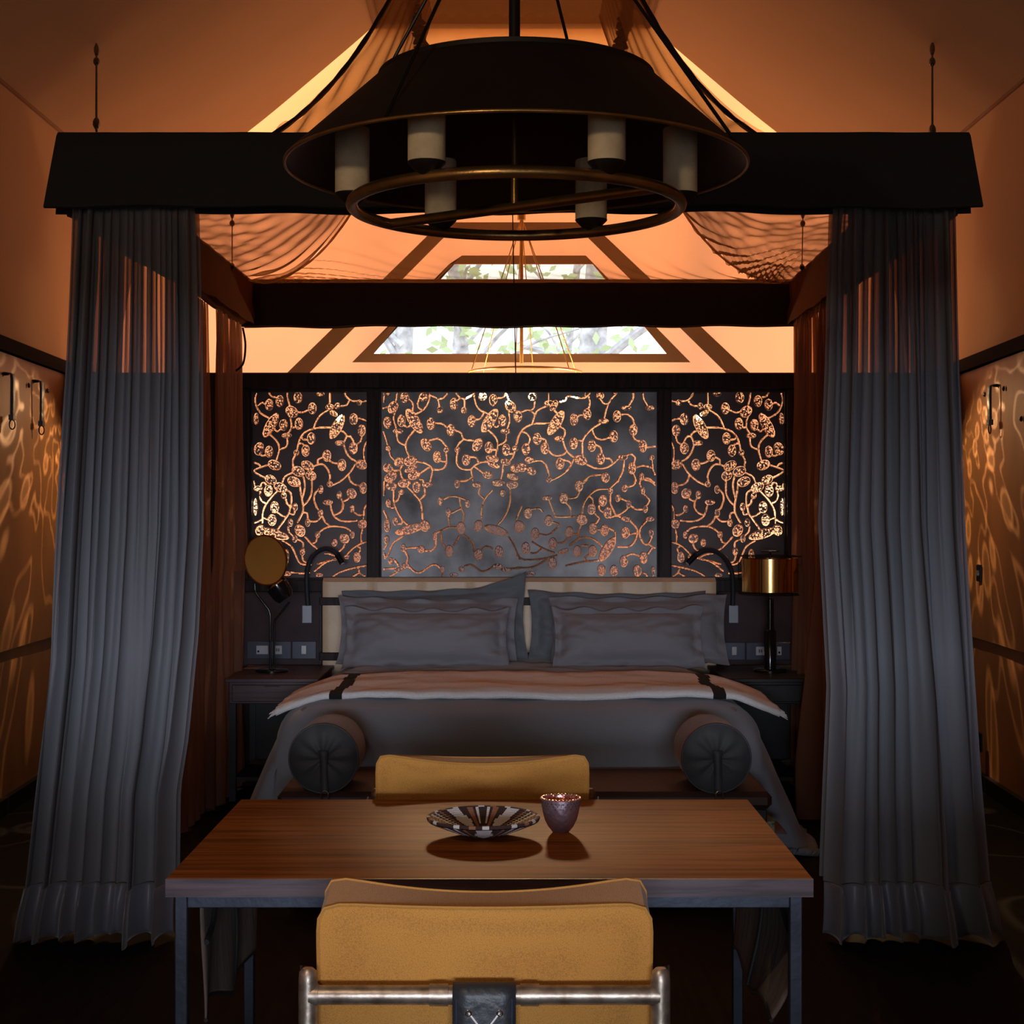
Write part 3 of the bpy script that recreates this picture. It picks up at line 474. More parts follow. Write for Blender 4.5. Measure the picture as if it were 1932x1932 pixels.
def screen(x0, x1, data, mirror, label, sheetmat):
    y0, y1 = 739, 1090
    xa, zt = Q(x0 - 2, y0 - 1); xb, zb = Q(x1 + 2, y1 + 1)
    t = thing('copper_screen', label, 'metal panel', ((xa + xb) / 2, DP + .03, zb), 'perforated metal screens behind the bed')
    PXM = DP / F
    ov = []; vn = []
    for (ox, oy, s, ovs, vns) in data.values():
        for (x, y, a, b, an) in ovs:
            px, py = ox + x * s, oy + y * s
            if mirror: px, an = 1958 - px, -an
            ov.append((px, py, a * s, b * s, math.radians(an)))
        for pl in vns:
            pts = [(ox + x * s, oy + y * s) for x, y in pl]
            if mirror: pts = [(1958 - x, y) for x, y in pts]
            vn.append([(p.x, p.y) for p in smoothpath([(x, y, 0) for x, y in pts], 5)])
    # sheet: fine grid of which the punched zones are cut away
    st = 1.5                                                     # pixels per cell (about 4.5 mm)
    nx = int((x1 - x0) / st); ny = int((y1 - y0) / st)
    gx = x0 + (np.arange(nx) + .5) * (x1 - x0) / nx; gy = y0 + (np.arange(ny) + .5) * (y1 - y0) / ny
    XX, YY = np.meshgrid(gx, gy); cut = np.zeros_like(XX, bool)
    for (cx, cy, a, b, an) in ov:
        u = (XX - cx) * math.cos(an) + (YY - cy) * math.sin(an); w = -(XX - cx) * math.sin(an) + (YY - cy) * math.cos(an)
        cut |= (u / max(a - 1.1, .5)) ** 2 + (w / max(b - 1.1, .5)) ** 2 < 1
    for pl in vn:
        for (ax, ay), (bx, by) in zip(pl, pl[1:]):
            L = max((bx - ax) ** 2 + (by - ay) ** 2, 1e-6)
            tt = np.clip(((XX - ax) * (bx - ax) + (YY - ay) * (by - ay)) / L, 0, 1)
            cut |= (XX - ax - tt * (bx - ax)) ** 2 + (YY - ay - tt * (by - ay)) ** 2 < 1.15 ** 2
    cut[:2, :] = False; cut[-2:, :] = False; cut[:, :2] = False; cut[:, -2:] = False
    vx = x0 - 1 + np.arange(nx + 1) * (x1 - x0 + 2) / nx; vy = y0 - 1 + np.arange(ny + 1) * (y1 - y0 + 2) / ny
    VX, VY = np.meshgrid(vx, vy)
    co = np.stack([(VX - 966) * PXM, np.full_like(VX, DP + .03), 1.5 - (VY - 970) * PXM], -1).reshape(-1, 3) - np.array(t.location)
    jj, ii = np.nonzero(~cut); base = jj * (nx + 1) + ii
    faces = np.stack([base, base + 1, base + nx + 2, base + nx + 1], -1)
    me = bpy.data.meshes.new('metal_sheet'); me.from_pydata(co.tolist(), [], faces.tolist()); me.materials.append(M[sheetmat]); me.update()
    so = bpy.data.objects.new('metal_sheet', me); COL.objects.link(so); so.parent = t
    def put(mb, name): mb.obj(name, ['perf', 'perf_line'], t)
    def W3(px, py, off): return ((px - 966) * PXM, DP + .03 - off, 1.5 - (py - 970) * PXM)
    inr = lambda px, py: (min(max(px, x0), x1), min(max(py, y0), y1))
    for (cx, cy, a, b, an) in ov:
        n = 16; mb = MB(); ring0 = []; ring1 = []
        for k in range(n):
            th = 2 * PI * k / n
            for rr, off, lst in ((1.0, .0015, ring0), (.86, .0055, ring1)):
                u, w = a * rr * math.cos(th), b * rr * math.sin(th)
                q = inr(cx + u * math.cos(an) - w * math.sin(an), cy + u * math.sin(an) + w * math.cos(an)); lst.append(W3(*q, off))
        cc = W3(*inr(cx, cy), .0065)
        mb.add(ring0 + ring1 + [cc], [(k, (k + 1) % n, n + (k + 1) % n, n + k) for k in range(n)] + [(n + k, n + (k + 1) % n, 2 * n) for k in range(n)])
        mb.mi = [1] * n + [0] * n
        put(mb, 'leaf_motif')
    for pl in vn:
        mb = MB(); vs = []; m = len(pl)
        for i, (x, y) in enumerate(pl):
            a = pl[max(i - 1, 0)]; b = pl[min(i + 1, m - 1)]; tx, ty = b[0] - a[0], b[1] - a[1]; L = math.hypot(tx, ty) or 1; nx_, ny_ = -ty / L, tx / L
            hw = 1.75 * (1 + .1 * math.sin(i * 1.7))
            vs += [W3(*inr(x + nx_ * hw, y + ny_ * hw), .0012), W3(*inr(x, y), .005), W3(*inr(x - nx_ * hw, y - ny_ * hw), .0012)]
        mb.add(vs, [(3 * i + k, 3 * i + k + 1, 3 * i + 4 + k, 3 * i + 3 + k) for i in range(m - 1) for k in (0, 1)])
        mb.mi = [1] * len(mb.f)
        put(mb, 'vine_motif')
    w_ = .004
    for (a, b, c, d) in ((xa, xb, zt, zt + w_), (xa, xb, zb - w_, zb), (xa, xa + w_, zb, zt), (xb - w_, xb, zb, zt)):
        MB().box(a, b, DP + .018, DP + .03, c, d).obj('edge_strip', 'copper_line', t)
    return t
screen(475, 692, SIDE, False, 'left narrow perforated metal screen with glowing leaf and vine pattern', 'zinc_dark')
screen(719, 1240, CEN, False, 'wide smoked metal screen with perforated leaves and vines, middle of the wall', 'zinc')
screen(1267, 1481, SIDE, True, 'right narrow perforated metal screen with glowing leaf and vine pattern', 'zinc_dark')

# ---- rooms behind the partition: lamps that glow through the screens
bc = thing('pendant_chandelier', 'brass chandelier hanging behind the partition, seen against the rear window', 'chandelier', tuple(P(984, 690, 9.9)))
R9 = lambda px, py: P(px, py, 9.9)
MB().tube([R9(984, 380), R9(984, 686)], .012, 10).obj('stem', 'amber_metal', bc, True)
MB().tube([R9(984, 380), (R9(984, 0).x, 9.9, 4.05)], .003, 6).obj('wire', 'amber_metal', bc)
MB().tube([R9(984, 400), R9(984, 415)], .028, 10).obj('collar', 'amber_metal', bc, True)
MB().tube([Vector((R9(990, 700).x + .35 * math.cos(a), 9.9 + .35 * math.sin(a), R9(0, 702).z)) for a in [2 * PI * k / 40 for k in range(40)]], .008, 8, closed=True).obj('ring', 'amber_metal', bc, True)
for k in range(6):
    a = 2 * PI * k / 6 + .35
    MB().tube([R9(984, 410), Vector((R9(990, 0).x + .35 * math.cos(a), 9.9 + .35 * math.sin(a), R9(0, 702).z))], .0035, 6).obj('rod', 'amber_metal', bc)
for i, (px, py) in enumerate([(886, 752), (911, 745), (956, 754), (1003, 746), (1062, 750), (1084, 750)]):
    c = P(px, py, 9.9)
    MB().lathe([(0.001, -.034), (.018, -.028), (.024, -.010), (.020, .008), (.010, .026), (.010, .05), (.001, .052)], tuple(c), 14).obj('bulb', 'bulb', bc, True)
    light('bulb_glow', 'POINT', (c.x, c.y - .05, c.z), (0, 0, 0), 2.8, (1.0, .66, .36), shadow_soft_size=.03)
for i, (px, py, lab) in enumerate([(640, 786, 'left'), (1319, 784, 'right')]):
    c = P(px, py, 9.45)
    s_ = thing('wall_lamp', 'small bare glowing bulb shining through the %s narrow screen' % lab, 'lamp', tuple(c))
    MB().lathe([(0.001, -.03), (.016, -.025), (.02, -.008), (.017, .008), (.010, .022), (.001, .024)], tuple(c), 14).obj('bulb', 'bulb', s_, True)
    MB().tube([c + Vector((0, 0, .02)), c + Vector((0, 0, .07))], .013, 10).obj('lamp_holder', 'iron', s_, True)
    MB().tube([c + Vector((0, 0, .06)), Vector((c.x, 9.22, c.z + .06))], .005, 6).obj('arm', 'iron', s_)
    light('bulb_glow', 'POINT', (c.x, c.y - .04, c.z), (0, 0, 0), 2.0, (1.0, .62, .30), shadow_soft_size=.025)
for px in (498, 1460):
    light('wardrobe_lamp', 'POINT', tuple(P(px, 955, 9.30)), (0, 0, 0), 5.5, (1.0, .72, .46), shadow_soft_size=.05)
def gobo(o):
    l_ = o.data; l_.use_nodes = True; n = l_.node_tree.nodes; k = l_.node_tree.links; em = n['Emission']
    g = n.new('ShaderNodeTexCoord'); mp = n.new('ShaderNodeMapping'); mp.inputs['Scale'].default_value = (1, 1, 1); k.new(g.outputs['Normal'], mp.inputs[0])
    v = n.new('ShaderNodeTexVoronoi'); v.inputs['Scale'].default_value = 5.5; v.inputs['Randomness'].default_value = .85; k.new(mp.outputs[0], v.inputs['Vector'])
    r1 = n.new('ShaderNodeValToRGB'); e = r1.color_ramp.elements; e[0].position = .0; e[0].color = (.55, .55, .55, 1); e[1].position = .45; e[1].color = (.28, .28, .28, 1)
    for p_, c_ in ((.24, .6), (.30, 1.6), (.36, .28)):
        q = e.new(p_); q.color = (c_, c_, c_, 1)
    k.new(v.outputs['Distance'], r1.inputs[0])
    z = n.new('ShaderNodeTexNoise'); z.inputs['Scale'].default_value = 4.5; z.inputs['Detail'].default_value = 1.0; k.new(mp.outputs[0], z.inputs['Vector'])
    r2 = n.new('ShaderNodeValToRGB'); e = r2.color_ramp.elements; e[0].position = .40; e[0].color = (0, 0, 0, 1); e[1].position = .62; e[1].color = (0, 0, 0, 1)
    for p_, c_ in ((.485, 0), (.50, 1.3), (.515, 0)):
        q = e.new(p_); q.color = (c_, c_, c_, 1)
    k.new(z.outputs[0], r2.inputs[0])
    ad = n.new('ShaderNodeMixRGB'); ad.blend_type = 'ADD'; ad.inputs[0].default_value = 1; k.new(r1.outputs[0], ad.inputs[1]); k.new(r2.outputs[0], ad.inputs[2])
    k.new(ad.outputs[0], em.inputs['Strength'])
for sg in (-1, 1):  # added hidden spots that throw a leaf-like pattern on the side walls
    q = Vector((sg * 1.95, 9.00, 2.22)); aim = Vector((sg * 2.5, 8.25, 1.05)) - q
    t = thing('added_spot', 'small black lamp added on the partition top to warm and pattern the %s leather wall' % ('left' if sg < 0 else 'right'), 'added_spot', tuple(q))
    MB().tube([q - aim.normalized() * .06, q - aim.normalized() * .005], .022, 14).obj('lamp_housing', 'iron', t, True)
    MB().tube([q - aim.normalized() * .05, (q.x, 9.09, 2.25)], .007, 8).obj('bracket', 'iron', t, True)
    gobo(light('added_spot_glow', 'SPOT', tuple(q), aim.to_track_quat('-Z', 'Y').to_euler(), 55, (1.0, .62, .30), spot_size=math.radians(118), spot_blend=.5, shadow_soft_size=.012))
# unseen board added behind the middle screen to dim its lower pattern
vm = MB().box(P(830, 0, 9.45).x, P(1120, 0, 9.45).x, 9.43, 9.46, .8, P(0, 890, 9.45).z, .01).obj('screen_light_block', 'bath')
tag(vm, 'pale board added behind the middle metal screen to block light', 'mirror')
vt = MB().box(P(780, 0, 9.4).x, P(1170, 0, 9.4).x, 9.24, 9.7, .0, .8, .01).obj('vanity_counter', 'black_wood'); tag(vt, 'dark counter behind the partition carrying the added board', 'counter')

# ================================================================== BED, HEADBOARD
hb = thing('headboard', 'beige leather headboard of padded upright sections with dark cross rails', 'headboard', (0, 9.06, .3))
for k in range(8):
    x0 = 608 + k * 93; xa, xb = P(x0, 0, 9.0).x, P(x0 + 93, 0, 9.0).x; zt = P(0, 1090, 9.0).z; zb = .55
    def fn(u, v, xa=xa, xb=xb):
        e = .72 + .28 * (1 - abs(2 * u - 1) ** 14) ** .5; e *= (1 - abs(2 * v - 1) ** 30) ** .5
        return (xa + (xb - xa) * u, 9.06 - .055 * e, zb + (zt - zb) * v)
    MB().grid(fn, 15, 25).obj('padded_section', 'head_leather', hb, True)
MB().box(P(608, 0, 9.0).x, P(1352, 0, 9.0).x, 9.055, 9.09, .3, P(0, 1090, 9.0).z).obj('back_board', 'black_wood', hb)
for y in (1127, 1231):
    MB().box(P(604, 0, 9.0).x, P(1356, 0, 9.0).x, 8.985, 9.01, P(0, y + 15, 9).z, P(0, y, 9).z, .003).obj('cross_rail', 'dark_wood', hb)

bed = thing('bed', 'wide bed made up with charcoal duvet between the nightstands', 'bed', (0.03, 8, 0))
MB().box(-1.0, 1.06, 7.0, 8.98, .06, .32, .02).obj('bed_base', 'black_wood', bed)
MB().box(-.98, 1.04, 7.02, 8.96, .32, .64, .05).obj('mattress', 'sheet', bed)
HT = .655
def duv(u, v):                                                # u across, v from head to foot and down
    s = (2 * u - 1)
    # cross-section: flat top, rounded edge, sides falling and flaring outward
    L = 2.06; a = s * 1.85
    top = 1.03; 
    if abs(a) < top - .16: x, drop = a, 0
    else:
        q = min((abs(a) - (top - .16)) / .30, 1); x = math.copysign(top - .16 + .19 * math.sin(q * PI / 2), a); drop = .16 * (1 - math.cos(q * PI / 2))
        e = max(abs(a) - (top - .16) - .30, 0); x += math.copysign(e * .37, a); drop += e * .86
    drop = min(drop, HT - .03)
    d0, dF = 8.55, 7.02
    w = v * 2.15; y = d0 - w; fdrop = 0
    if y < dF + .14:
        q = min((dF + .14 - y) / .24, 1); e = max((dF + .14 - y) - .24, 0)
        y = dF + .14 - .17 * math.sin(q * PI / 2) - e * .05; fdrop = .13 * (1 - math.cos(q * PI / 2)) + e * 1.0
    z = HT - drop - fdrop
    x += .03
    side = abs(a) > top - .1
    fold = .016 * math.sin(y * 17 + nz(y * 3, a) * 4) * min(1, max(0, (abs(a) - .95) * 3))
    x += math.copysign(fold, a)
    w1 = .014 * nz(a * 2.2, w * 2.6, 3) + .007 * nz(a * 6, w * 6, 8)
    w2 = .012 * math.sin(a * 9 + w * 6 + 3 * nz(a, w)) * min(1, fdrop * 6)
    z += w1; y -= w2 + (w1 if fdrop > .02 else 0)
    corner = max(0, min(1, (abs(a) - .6) * 2)) * max(0, min(1, fdrop * 3))
    y += .10 * corner * 0; 
    return (x, y, max(z, .02 + .01 * nz(a * 3, w)))
dv = MB().grid(duv, 110, 80).obj('duvet', 'duvet', None, True, solid=.03); tag(dv, 'charcoal duvet draped over the bed and down its sides', 'duvet')
# turned-down sheet between pillows and throw
ts = MB().grid(lambda u, v: (.03 + (2 * u - 1) * (1.0 + .02 * math.sin(v * 9)), 8.98 - v * .95, HT + .03 + .012 * nz(u * 9, v * 5) + .006 * nz(u * 25, v * 9, 2) - (.10 * max(0, abs(2 * u - 1) - .86) / .14) ** 1), 60, 24).obj('folded_sheet', 'pillow', None, True, solid=.02)
tag(ts, 'taupe turned-down duvet top under the pillows', 'bedding')

# throw across the bed
def thr(u, v, lift=0.022):
    s = 2 * u - 1; a = s * 1.15
    top = .90
    if abs(a) < top: x, drop = a, 0
    else: e = abs(a) - top; x = math.copysign(top + e * .92, a); drop = e ** 1.4 * .50
    # the near edge sweeps forward at the two ends
    yn = 7.13; yf = 8.05 - .45 * max(0, abs(a) - .55)
    y = yf + (yn - yf) * v - .05 * max(0, abs(a) - .8) * v
    # follow the rolled foot edge of the duvet a little
    edge = max(0, (7.22 - y)) ** 2 * 1.6
    z = HT + .018 + lift - drop - edge + .012 * nz(a * 2.2, v * 3, 11) + .005 * nz(a * 9, v * 7)
    return (x + .07, y, z)
tw = thing('throw_blanket', 'cream wool throw with white border and two black stripes across the bed', 'blanket', (0.03, 7.6, .75))
NB = 240
def tcol(u, v):
    px = 966 + F * (thr(u, v)[0]) / thr(u, v)[1]
    return px
mb = MB(); mb.grid(thr, NB, 26)
mi = []
for j in range(25):
    for i in range(NB - 1):
        u = (i + .5) / (NB - 1); a = (2 * u - 1) * 1.15
        s_ = abs(abs(a) - .85 - .010 * math.sin(j * .35)) < .027
        mi.append(2 if s_ else (1 if j >= 22 else 0))
mb.mi = mi
mb.obj('woven_cloth', ['throw', 'throw_edge', 'throw_black'], tw, True, solid=.022)
fr_ = MB()
for sd in (0, 1):
    for k in range(46):
        p = Vector(thr(sd, k / 45)); o = Vector((-1 if sd == 0 else 1, random.uniform(-.4, .4), -.7 + random.uniform(-.2, .2))) * .035
        fr_.tube([p, p + o * .5, p + o], [.004, .003, .0015], 5)
o = fr_.obj('fringe', 'throw_edge', tw); o['kind'] = 'stuff'

# pillows
def pillow(name, w, h, th, flange, loc, tilt, yaw, roll, label, seed, mt='pillow', flop=None, group='slate pillows on the bed'):
    t = thing(name, label, 'pillow', loc, group)
    Rm = Matrix.Rotation(yaw, 4, 'Z') @ Matrix.Rotation(roll, 4, 'Y') @ Matrix.Rotation(-tilt, 4, 'X')
    M4 = Matrix.Translation(loc) @ Rm
    def prof(u, v, sg):
        x, z = (2 * u - 1), (2 * v - 1)
        fx = min(1, (1 - abs(x)) * w / 2 / flange) if flange else 1; fz = min(1, (1 - abs(z)) * h / 2 / flange)
        bx = max(0, 1 - (abs(x) * w / 2 / (w / 2 - flange)) ** 3.2); bz = max(0, 1 - (abs(z) * h / 2 / (h / 2 - flange)) ** 2.2)
        b = (max(bx, 0) * max(bz, 0)) ** .62
        pull = 1 - .045 * (1 - x * x) * (1 if abs(z) > .6 else 0) * (abs(z) - .6) / .4 * 2
        X = x * w / 2 * (1 - .05 * (1 - z * z) * x * x); Z = z * h / 2 * (1 - .09 * (1 - x * x) * z * z)
        wr = .010 * nz(x * 3 + seed, z * 3, seed) + .006 * nz(x * 8, z * 8 + seed, 2)
        corner = (abs(x) * abs(z)) ** 2
        wr += .030 * math.sin((x - z * (1 if x > 0 else -1)) * 13 + seed + 3 * nz(x * 2, z * 2, seed)) * (abs(x) ** 2 + .05) * (1 - abs(z) ** 4) * b ** .3 * .5
        fw = (1 - fx if fx < 1 else 0) + (1 - fz if fz < 1 else 0)
        wave = .020 * math.sin(x * 13 + seed * 2) * min(fw, 1) + .012 * math.sin(z * 11 + seed) * min(fw, 1)
        y = -sg * (th / 2 * b + .004) + wave + wr * (1 if sg > 0 else .3)
        if flop:
            q = max(0, z - .55) / .45 * max(0, (x * flop[0] - .35)) / .65
            Z += flop[1] * q * q; y -= flop[2] * q
        return (X, y, Z + h / 2)
    n = 46
    mb = MB(); mb.grid(lambda u, v: prof(u, v, 1), n, 34); mb.grid(lambda u, v: prof(u, v, -1), n, 34)
    k = n * 34
    def q(a, b): mb.f.append((a, b, k + b, k + a)); mb.mi.append(0)
    for i in range(n - 1): q(i, i + 1); q(33 * n + i, 33 * n + i + 1)
    for j in range(33): q(j * n, (j + 1) * n); q(j * n + n - 1, (j + 1) * n + n - 1)
    mb.obj('pillow_cover', mt, t, True, sub=1, M4=M4)
    # piped seam where the flange meets the filling
    pp = []
    for k_ in range(64):
        th_ = 2 * PI * k_ / 64; cx, cz = math.cos(th_), math.sin(th_)
        m_ = max(abs(cx), abs(cz)); x, z = cx / m_ * (1 - 2 * flange / w), cz / m_ * (1 - 2 * flange / h)
        pr = prof((x + 1) / 2, (z + 1) / 2, 1); pp.append((M4 @ (Vector(pr) + Vector((0, -.002, 0)))))
    MB().tube(pp, .0022, 5, closed=True).obj('flange_seam', mt, t, True)
    return t
r = math.radians
pillow('pillow', 1.04, .43, .19, .045, (P(822, 0, 8.80).x, 8.84, .67), r(12), r(1), r(-2), 'large charcoal pillow hindmost on the left, its corner flopping up toward the middle', 1.0, 'pillow_b', (1, .06, .07))
pillow('pillow', 1.00, .41, .19, .045, (P(1165, 0, 8.80).x, 8.85, .67), r(12), r(0), r(.5), 'large charcoal pillow hindmost on the right, against the headboard', 2.0, 'pillow_b')
pillow('pillow', 1.00, .40, .19, .045, (P(806, 0, 8.62).x, 8.68, .67), r(20), r(4), r(1), 'large slate pillow in the middle of the left stack of three', 3.0, 'pillow')
pillow('pillow', .99, .41, .19, .045, (P(1207, 0, 8.62).x, 8.68, .67), r(20), r(-4), r(-1), 'large slate pillow in the middle of the right stack of three', 4.0, 'pillow')
pillow('pillow', .90, .38, .22, .045, (P(803, 0, 8.42).x, 8.44, .675), r(34), r(2), r(.5), 'smaller slate pillow at the front of the left stack', 5.0, 'pillow')
pillow('pillow', .82, .38, .22, .045, (P(1187, 0, 8.42).x, 8.44, .675), r(34), r(-2), r(-.5), 'smaller slate pillow at the front of the right stack', 6.0, 'pillow')

# bench at the foot
bn = thing('bench', 'low dark bench with brown leather seat at the foot of the bed', 'bench', (.05, 6.55, 0))
bx0, bx1 = -.93, 1.03
MB().box(bx0, bx1, 6.285, 6.88, .33, .40, .02).obj('seat', 'bench_leather', bn, True)
MB().box(bx0 + .02, bx1 - .02, 6.30, 6.86, .27, .33, .004).obj('seat_frame', 'black_wood', bn)
MB().box(bx0 + .03, bx1 - .03, 6.31, 6.84, .20, .225, .003).obj('shelf', 'black_wood', bn)
for x in (bx0 + .03, bx1 - .07):
    for y in (6.31, 6.81): MB().box(x, x + .04, y, y + .04, 0, .27).obj('leg', 'black_wood', bn)
def bolster(px, label):
    c = P(px, 1430, 6.30); c.z = .40 + .136; x = c.x; rr = .136
    t = thing('bolster', label, 'bolster cushion', (x, 6.3, .40), 'bolster cushions on the bench')
    pr = [(rr, 0), (rr * 1.01, .02), (rr * 1.015, .15), (rr * 1.01, .30), (rr * .98, .345), (rr * .8, .365), (.001, .37)]
    M4 = Matrix.Translation((x, 6.275, c.z)) @ Matrix.Rotation(-PI / 2, 4, 'X')
    mb = MB(); mb.grid(lambda u, v: ((lambda q: (q[0] * (1 + .012 * nz(math.cos(u * 2 * PI) * 3, math.sin(u * 2 * PI) * 3, q[1] * 9)) * math.cos(u * 2 * PI), q[0] * (1 + .012 * nz(math.cos(u * 2 * PI) * 3, math.sin(u * 2 * PI) * 3, q[1] * 9)) * math.sin(u * 2 * PI), q[1]))((lerp([(i / 6, p[0]) for i, p in enumerate(pr)], v), lerp([(i / 6, p[1]) for i, p in enumerate(pr)], v)))), 48, 19, closeu=True)
    mb.obj('suede_body', 'bolster_side', t, True, M4=M4)
    e = MB().grid(lambda u, v: (rr * v * math.cos(u * 2 * PI), rr * v * math.sin(u * 2 * PI), -.018 * (1 - v ** 4) + .012 * math.exp(-(v * 7) ** 2) + .003 * math.sin(u * 2 * PI * 9) * (1 - v) * v * 4), 48, 12, closeu=True)
    e.obj('leather_end', 'bolster_end', t, True, M4=M4)
    MB().tube([(rr * math.cos(a), rr * math.sin(a), -.001) for a in [2 * PI * k / 48 for k in range(48)]], .004, 6, closed=True).obj('piping', 'bolster_end', t, True, M4=M4)
    y0 = 6.275
    st = MB(); st.grid(lambda u, v: (x + .002 + .004 * v + (u - .5) * (.030 if v > .18 else .030 + .012 * (1 - v / .18)), y0 - .024 - .002 * math.sin(v * PI), c.z + .035 - v * .165), 3, 14)
    st.obj('strap', 'bolster_end', t, True, solid=.004)
    zc = c.z - .145; xx = x + .008
    loop = [(xx - .014, y0 - .03, zc - .025), (xx - .014, y0 - .03, zc + .005), (xx - .009, y0 - .03, zc + .017), (xx, y0 - .03, zc + .021), (xx + .009, y0 - .03, zc + .017), (xx + .014, y0 - .03, zc + .005), (xx + .014, y0 - .03, zc - .025)]
    b_ = MB().tube(smoothpath(loop, 4), .0032, 8).obj('buckle', 'silver', t, True); b_['label'] = 'shiny steel buckle loop'
    return t
bolster(612, 'round suede bolster with dark leather end at the left of the bench')
bolster(1350, 'round suede bolster with dark leather end at the right of the bench')
gb = MB().box(P(1405, 0, 6.3).x, P(1465, 0, 6.3).x, 6.34, 6.50, .225, .275, .002).obj('patterned_box', 'greenbox'); tag(gb, 'small green and cream patterned box on the bench shelf behind the table corner', 'box')
mg = thing('magazine', 'thin magazine lying open-edged on the bench shelf beside the green box', 'magazine', (1.0, 6.4, .225))
MB().grid(lambda u, v: (.985 + u * .11 - .0, 6.33 + v * .25, .229 + .010 * (1 - u) ** 2), 8, 4).obj('cover', 'paper', mg, True, solid=.006)
MB().box(.99, 1.09, 6.335, 6.52, .2255, .2275).obj('pages', 'insert', mg)

# nightstands
def nightstand(x0, x1, label, wd):
    t = thing('nightstand', label, 'nightstand', ((x0 + x1) / 2, 8.55, 0), 'nightstands beside the bed')
    MB().box(x0 - .015, x1 + .015, 8.26, 9.0, .625, .645, .003).obj('top', wd, t)
    MB().box(x0, x1, 8.30, 9.0, .51, .625, .003).obj('case', wd, t)
    d_ = MB().box(x0 + .018, x1 - .018, 8.285, 8.30, .522, .610, .003).obj('drawer', wd, t)
    MB().box((x0 + x1) / 2 - .04, (x0 + x1) / 2 + .04, 8.279, 8.285, .600, .606).obj('pull', 'iron', d_)
    MB().box(x0 + .02, x1 - .02, 8.34, 8.95, .10, .12).obj('shelf', 'black_wood', t)
    for x in (x0, x1 - .035):
        for y in (8.30, 8.95): MB().box(x, x + .035, y, y + .035, 0, .51).obj('leg', 'black_wood', t)
    MB().box(x0 + .035, x1 - .035, 8.96, 8.975, .12, .51).obj('back_panel', 'black_wood', t)
nightstand(P(432, 0, 8.3).x, -1.02, 'plum stained wooden nightstand with a drawer, left of the bed, under the twin-head lamp', 'stand_wood')
nightstand(1.12, P(1540, 0, 8.3).x, 'nearly black nightstand right of the bed, under the brass drum lamp', 'black_wood')

# left lamp with two heads
DL = 8.62
l1 = thing('table_lamp', 'black twin-stem lamp with two swivelling brass heads on the left nightstand', 'lamp', tuple(P(512, 1271, DL)))
zb = .645; cb = P(513, 0, DL)
MB().lathe([(.001, 0), (.088, 0), (.088, .010), (.083, .014), (.001, .016)], (cb.x, DL, zb), 32).obj('base', 'gloss_black', l1, True)
L = lambda x, y, d=DL: P(x, y, d)
MB().tube([L(510, 1266), L(510, 1160), L(507, 1150), L(484, 1121), L(481, 1112), L(481, 1101)], .0062, 10).obj('stem', 'gloss_black', l1, True)
MB().tube([L(517, 1266), L(517, 1178), L(519, 1170), L(546, 1136)], .0062, 10).obj('stem', 'gloss_black', l1, True)
def head(c, axis, R_, depth, parent, nm):
    ax = Vector(axis).normalized(); M4 = Matrix.Translation(c) @ ax.to_track_quat('Z', 'Y').to_matrix().to_4x4()
    h = MB().lathe([(R_, 0), (R_ * 1.02, .004), (R_ * 1.0, .012), (R_ * .78, depth * .55), (R_ * .55, depth * .9), (R_ * .4, depth), (.001, depth)], n=36).obj(nm, 'gloss_black', parent, True, M4=M4)
    MB().grid(lambda u, v: (R_ * .97 * v * math.cos(2 * PI * u), R_ * .97 * v * math.sin(2 * PI * u), -.002 + .020 * (1 - v * v)), 36, 10, closeu=True).obj('reflector', 'gold_face', h, True, M4=M4)
    MB().tube([(R_ * 1.0 * math.cos(a), R_ * 1.0 * math.sin(a), 0) for a in [2 * PI * k / 40 for k in range(40)]], .004, 6, closed=True).obj('rim', 'gold', h, True, M4=M4)
    return h
head(L(501, 1057, DL - .06), (.42, .88, .08), .135, .10, l1, 'lamp_head')
head(L(524, 1107, DL + .04), (-.45, -.55, .62), .058, .002, l1, 'lamp_head')
a0 = L(522, 1104); a1 = L(540, 1130)
MB().tube([a0, a0.lerp(a1, .7), a1], [.062, .058, .045], 24).obj('lamp_housing', 'gloss_black', l1, True)
MB().tube([L(533, 1095), L(550, 1122)], .004, 8).obj('brass_rim', 'gold', l1, True)

# right lamp with brass drum
l2 = thing('table_lamp', 'tall black lamp with polished brass drum shade in a wire cage on the right nightstand', 'lamp', (P(1453, 0, DL).x, DL, .645))
c = P(1453, 0, DL); pxm = DL / F
zz = lambda y: P(0, y, DL).z
MB().lathe([(.001, 0), (.088, 0), (.088, .012), (.080, .018), (.001, .018)], (c.x, DL, .645), 32).obj('base', 'gloss_black', l2, True)
MB().lathe([(.032, .66), (.032, zz(1191)), (.028, zz(1189)), (.020, zz(1188)), (.020, zz(1131)), (.006, zz(1129)), (.006, zz(1048)), (.001, zz(1047))], (c.x, DL, 0), 24).obj('stem', 'gloss_black', l2, True)
mb = MB(); mb.lathe([(.152, zz(1116)), (.152, zz(1054)), (.149, zz(1054)), (.149, zz(1116))], (c.x, DL, 0), 56, close=True)
mb.obj('drum_shade', 'gold', l2, True)
for y in (1049, 1121):
    MB().tube([(c.x + .172 * math.cos(a), DL + .172 * math.sin(a), zz(y)) for a in [2 * PI * k / 48 for k in range(48)]], .0028, 6, closed=True).obj('cage_ring', 'iron', l2, True)
for k in range(6):
    a = 2 * PI * k / 6 + .02; MB().tube([(c.x + .172 * math.cos(a), DL + .172 * math.sin(a), zz(1049)), (c.x + .172 * math.cos(a), DL + .172 * math.sin(a), zz(1121))], .0022, 6).obj('cage_wire', 'iron', l2)
    MB().tube([(c.x, DL, zz(1121)), (c.x + .172 * math.cos(a), DL + .172 * math.sin(a), zz(1121))], .0022, 6).obj('cage_wire', 'iron', l2)
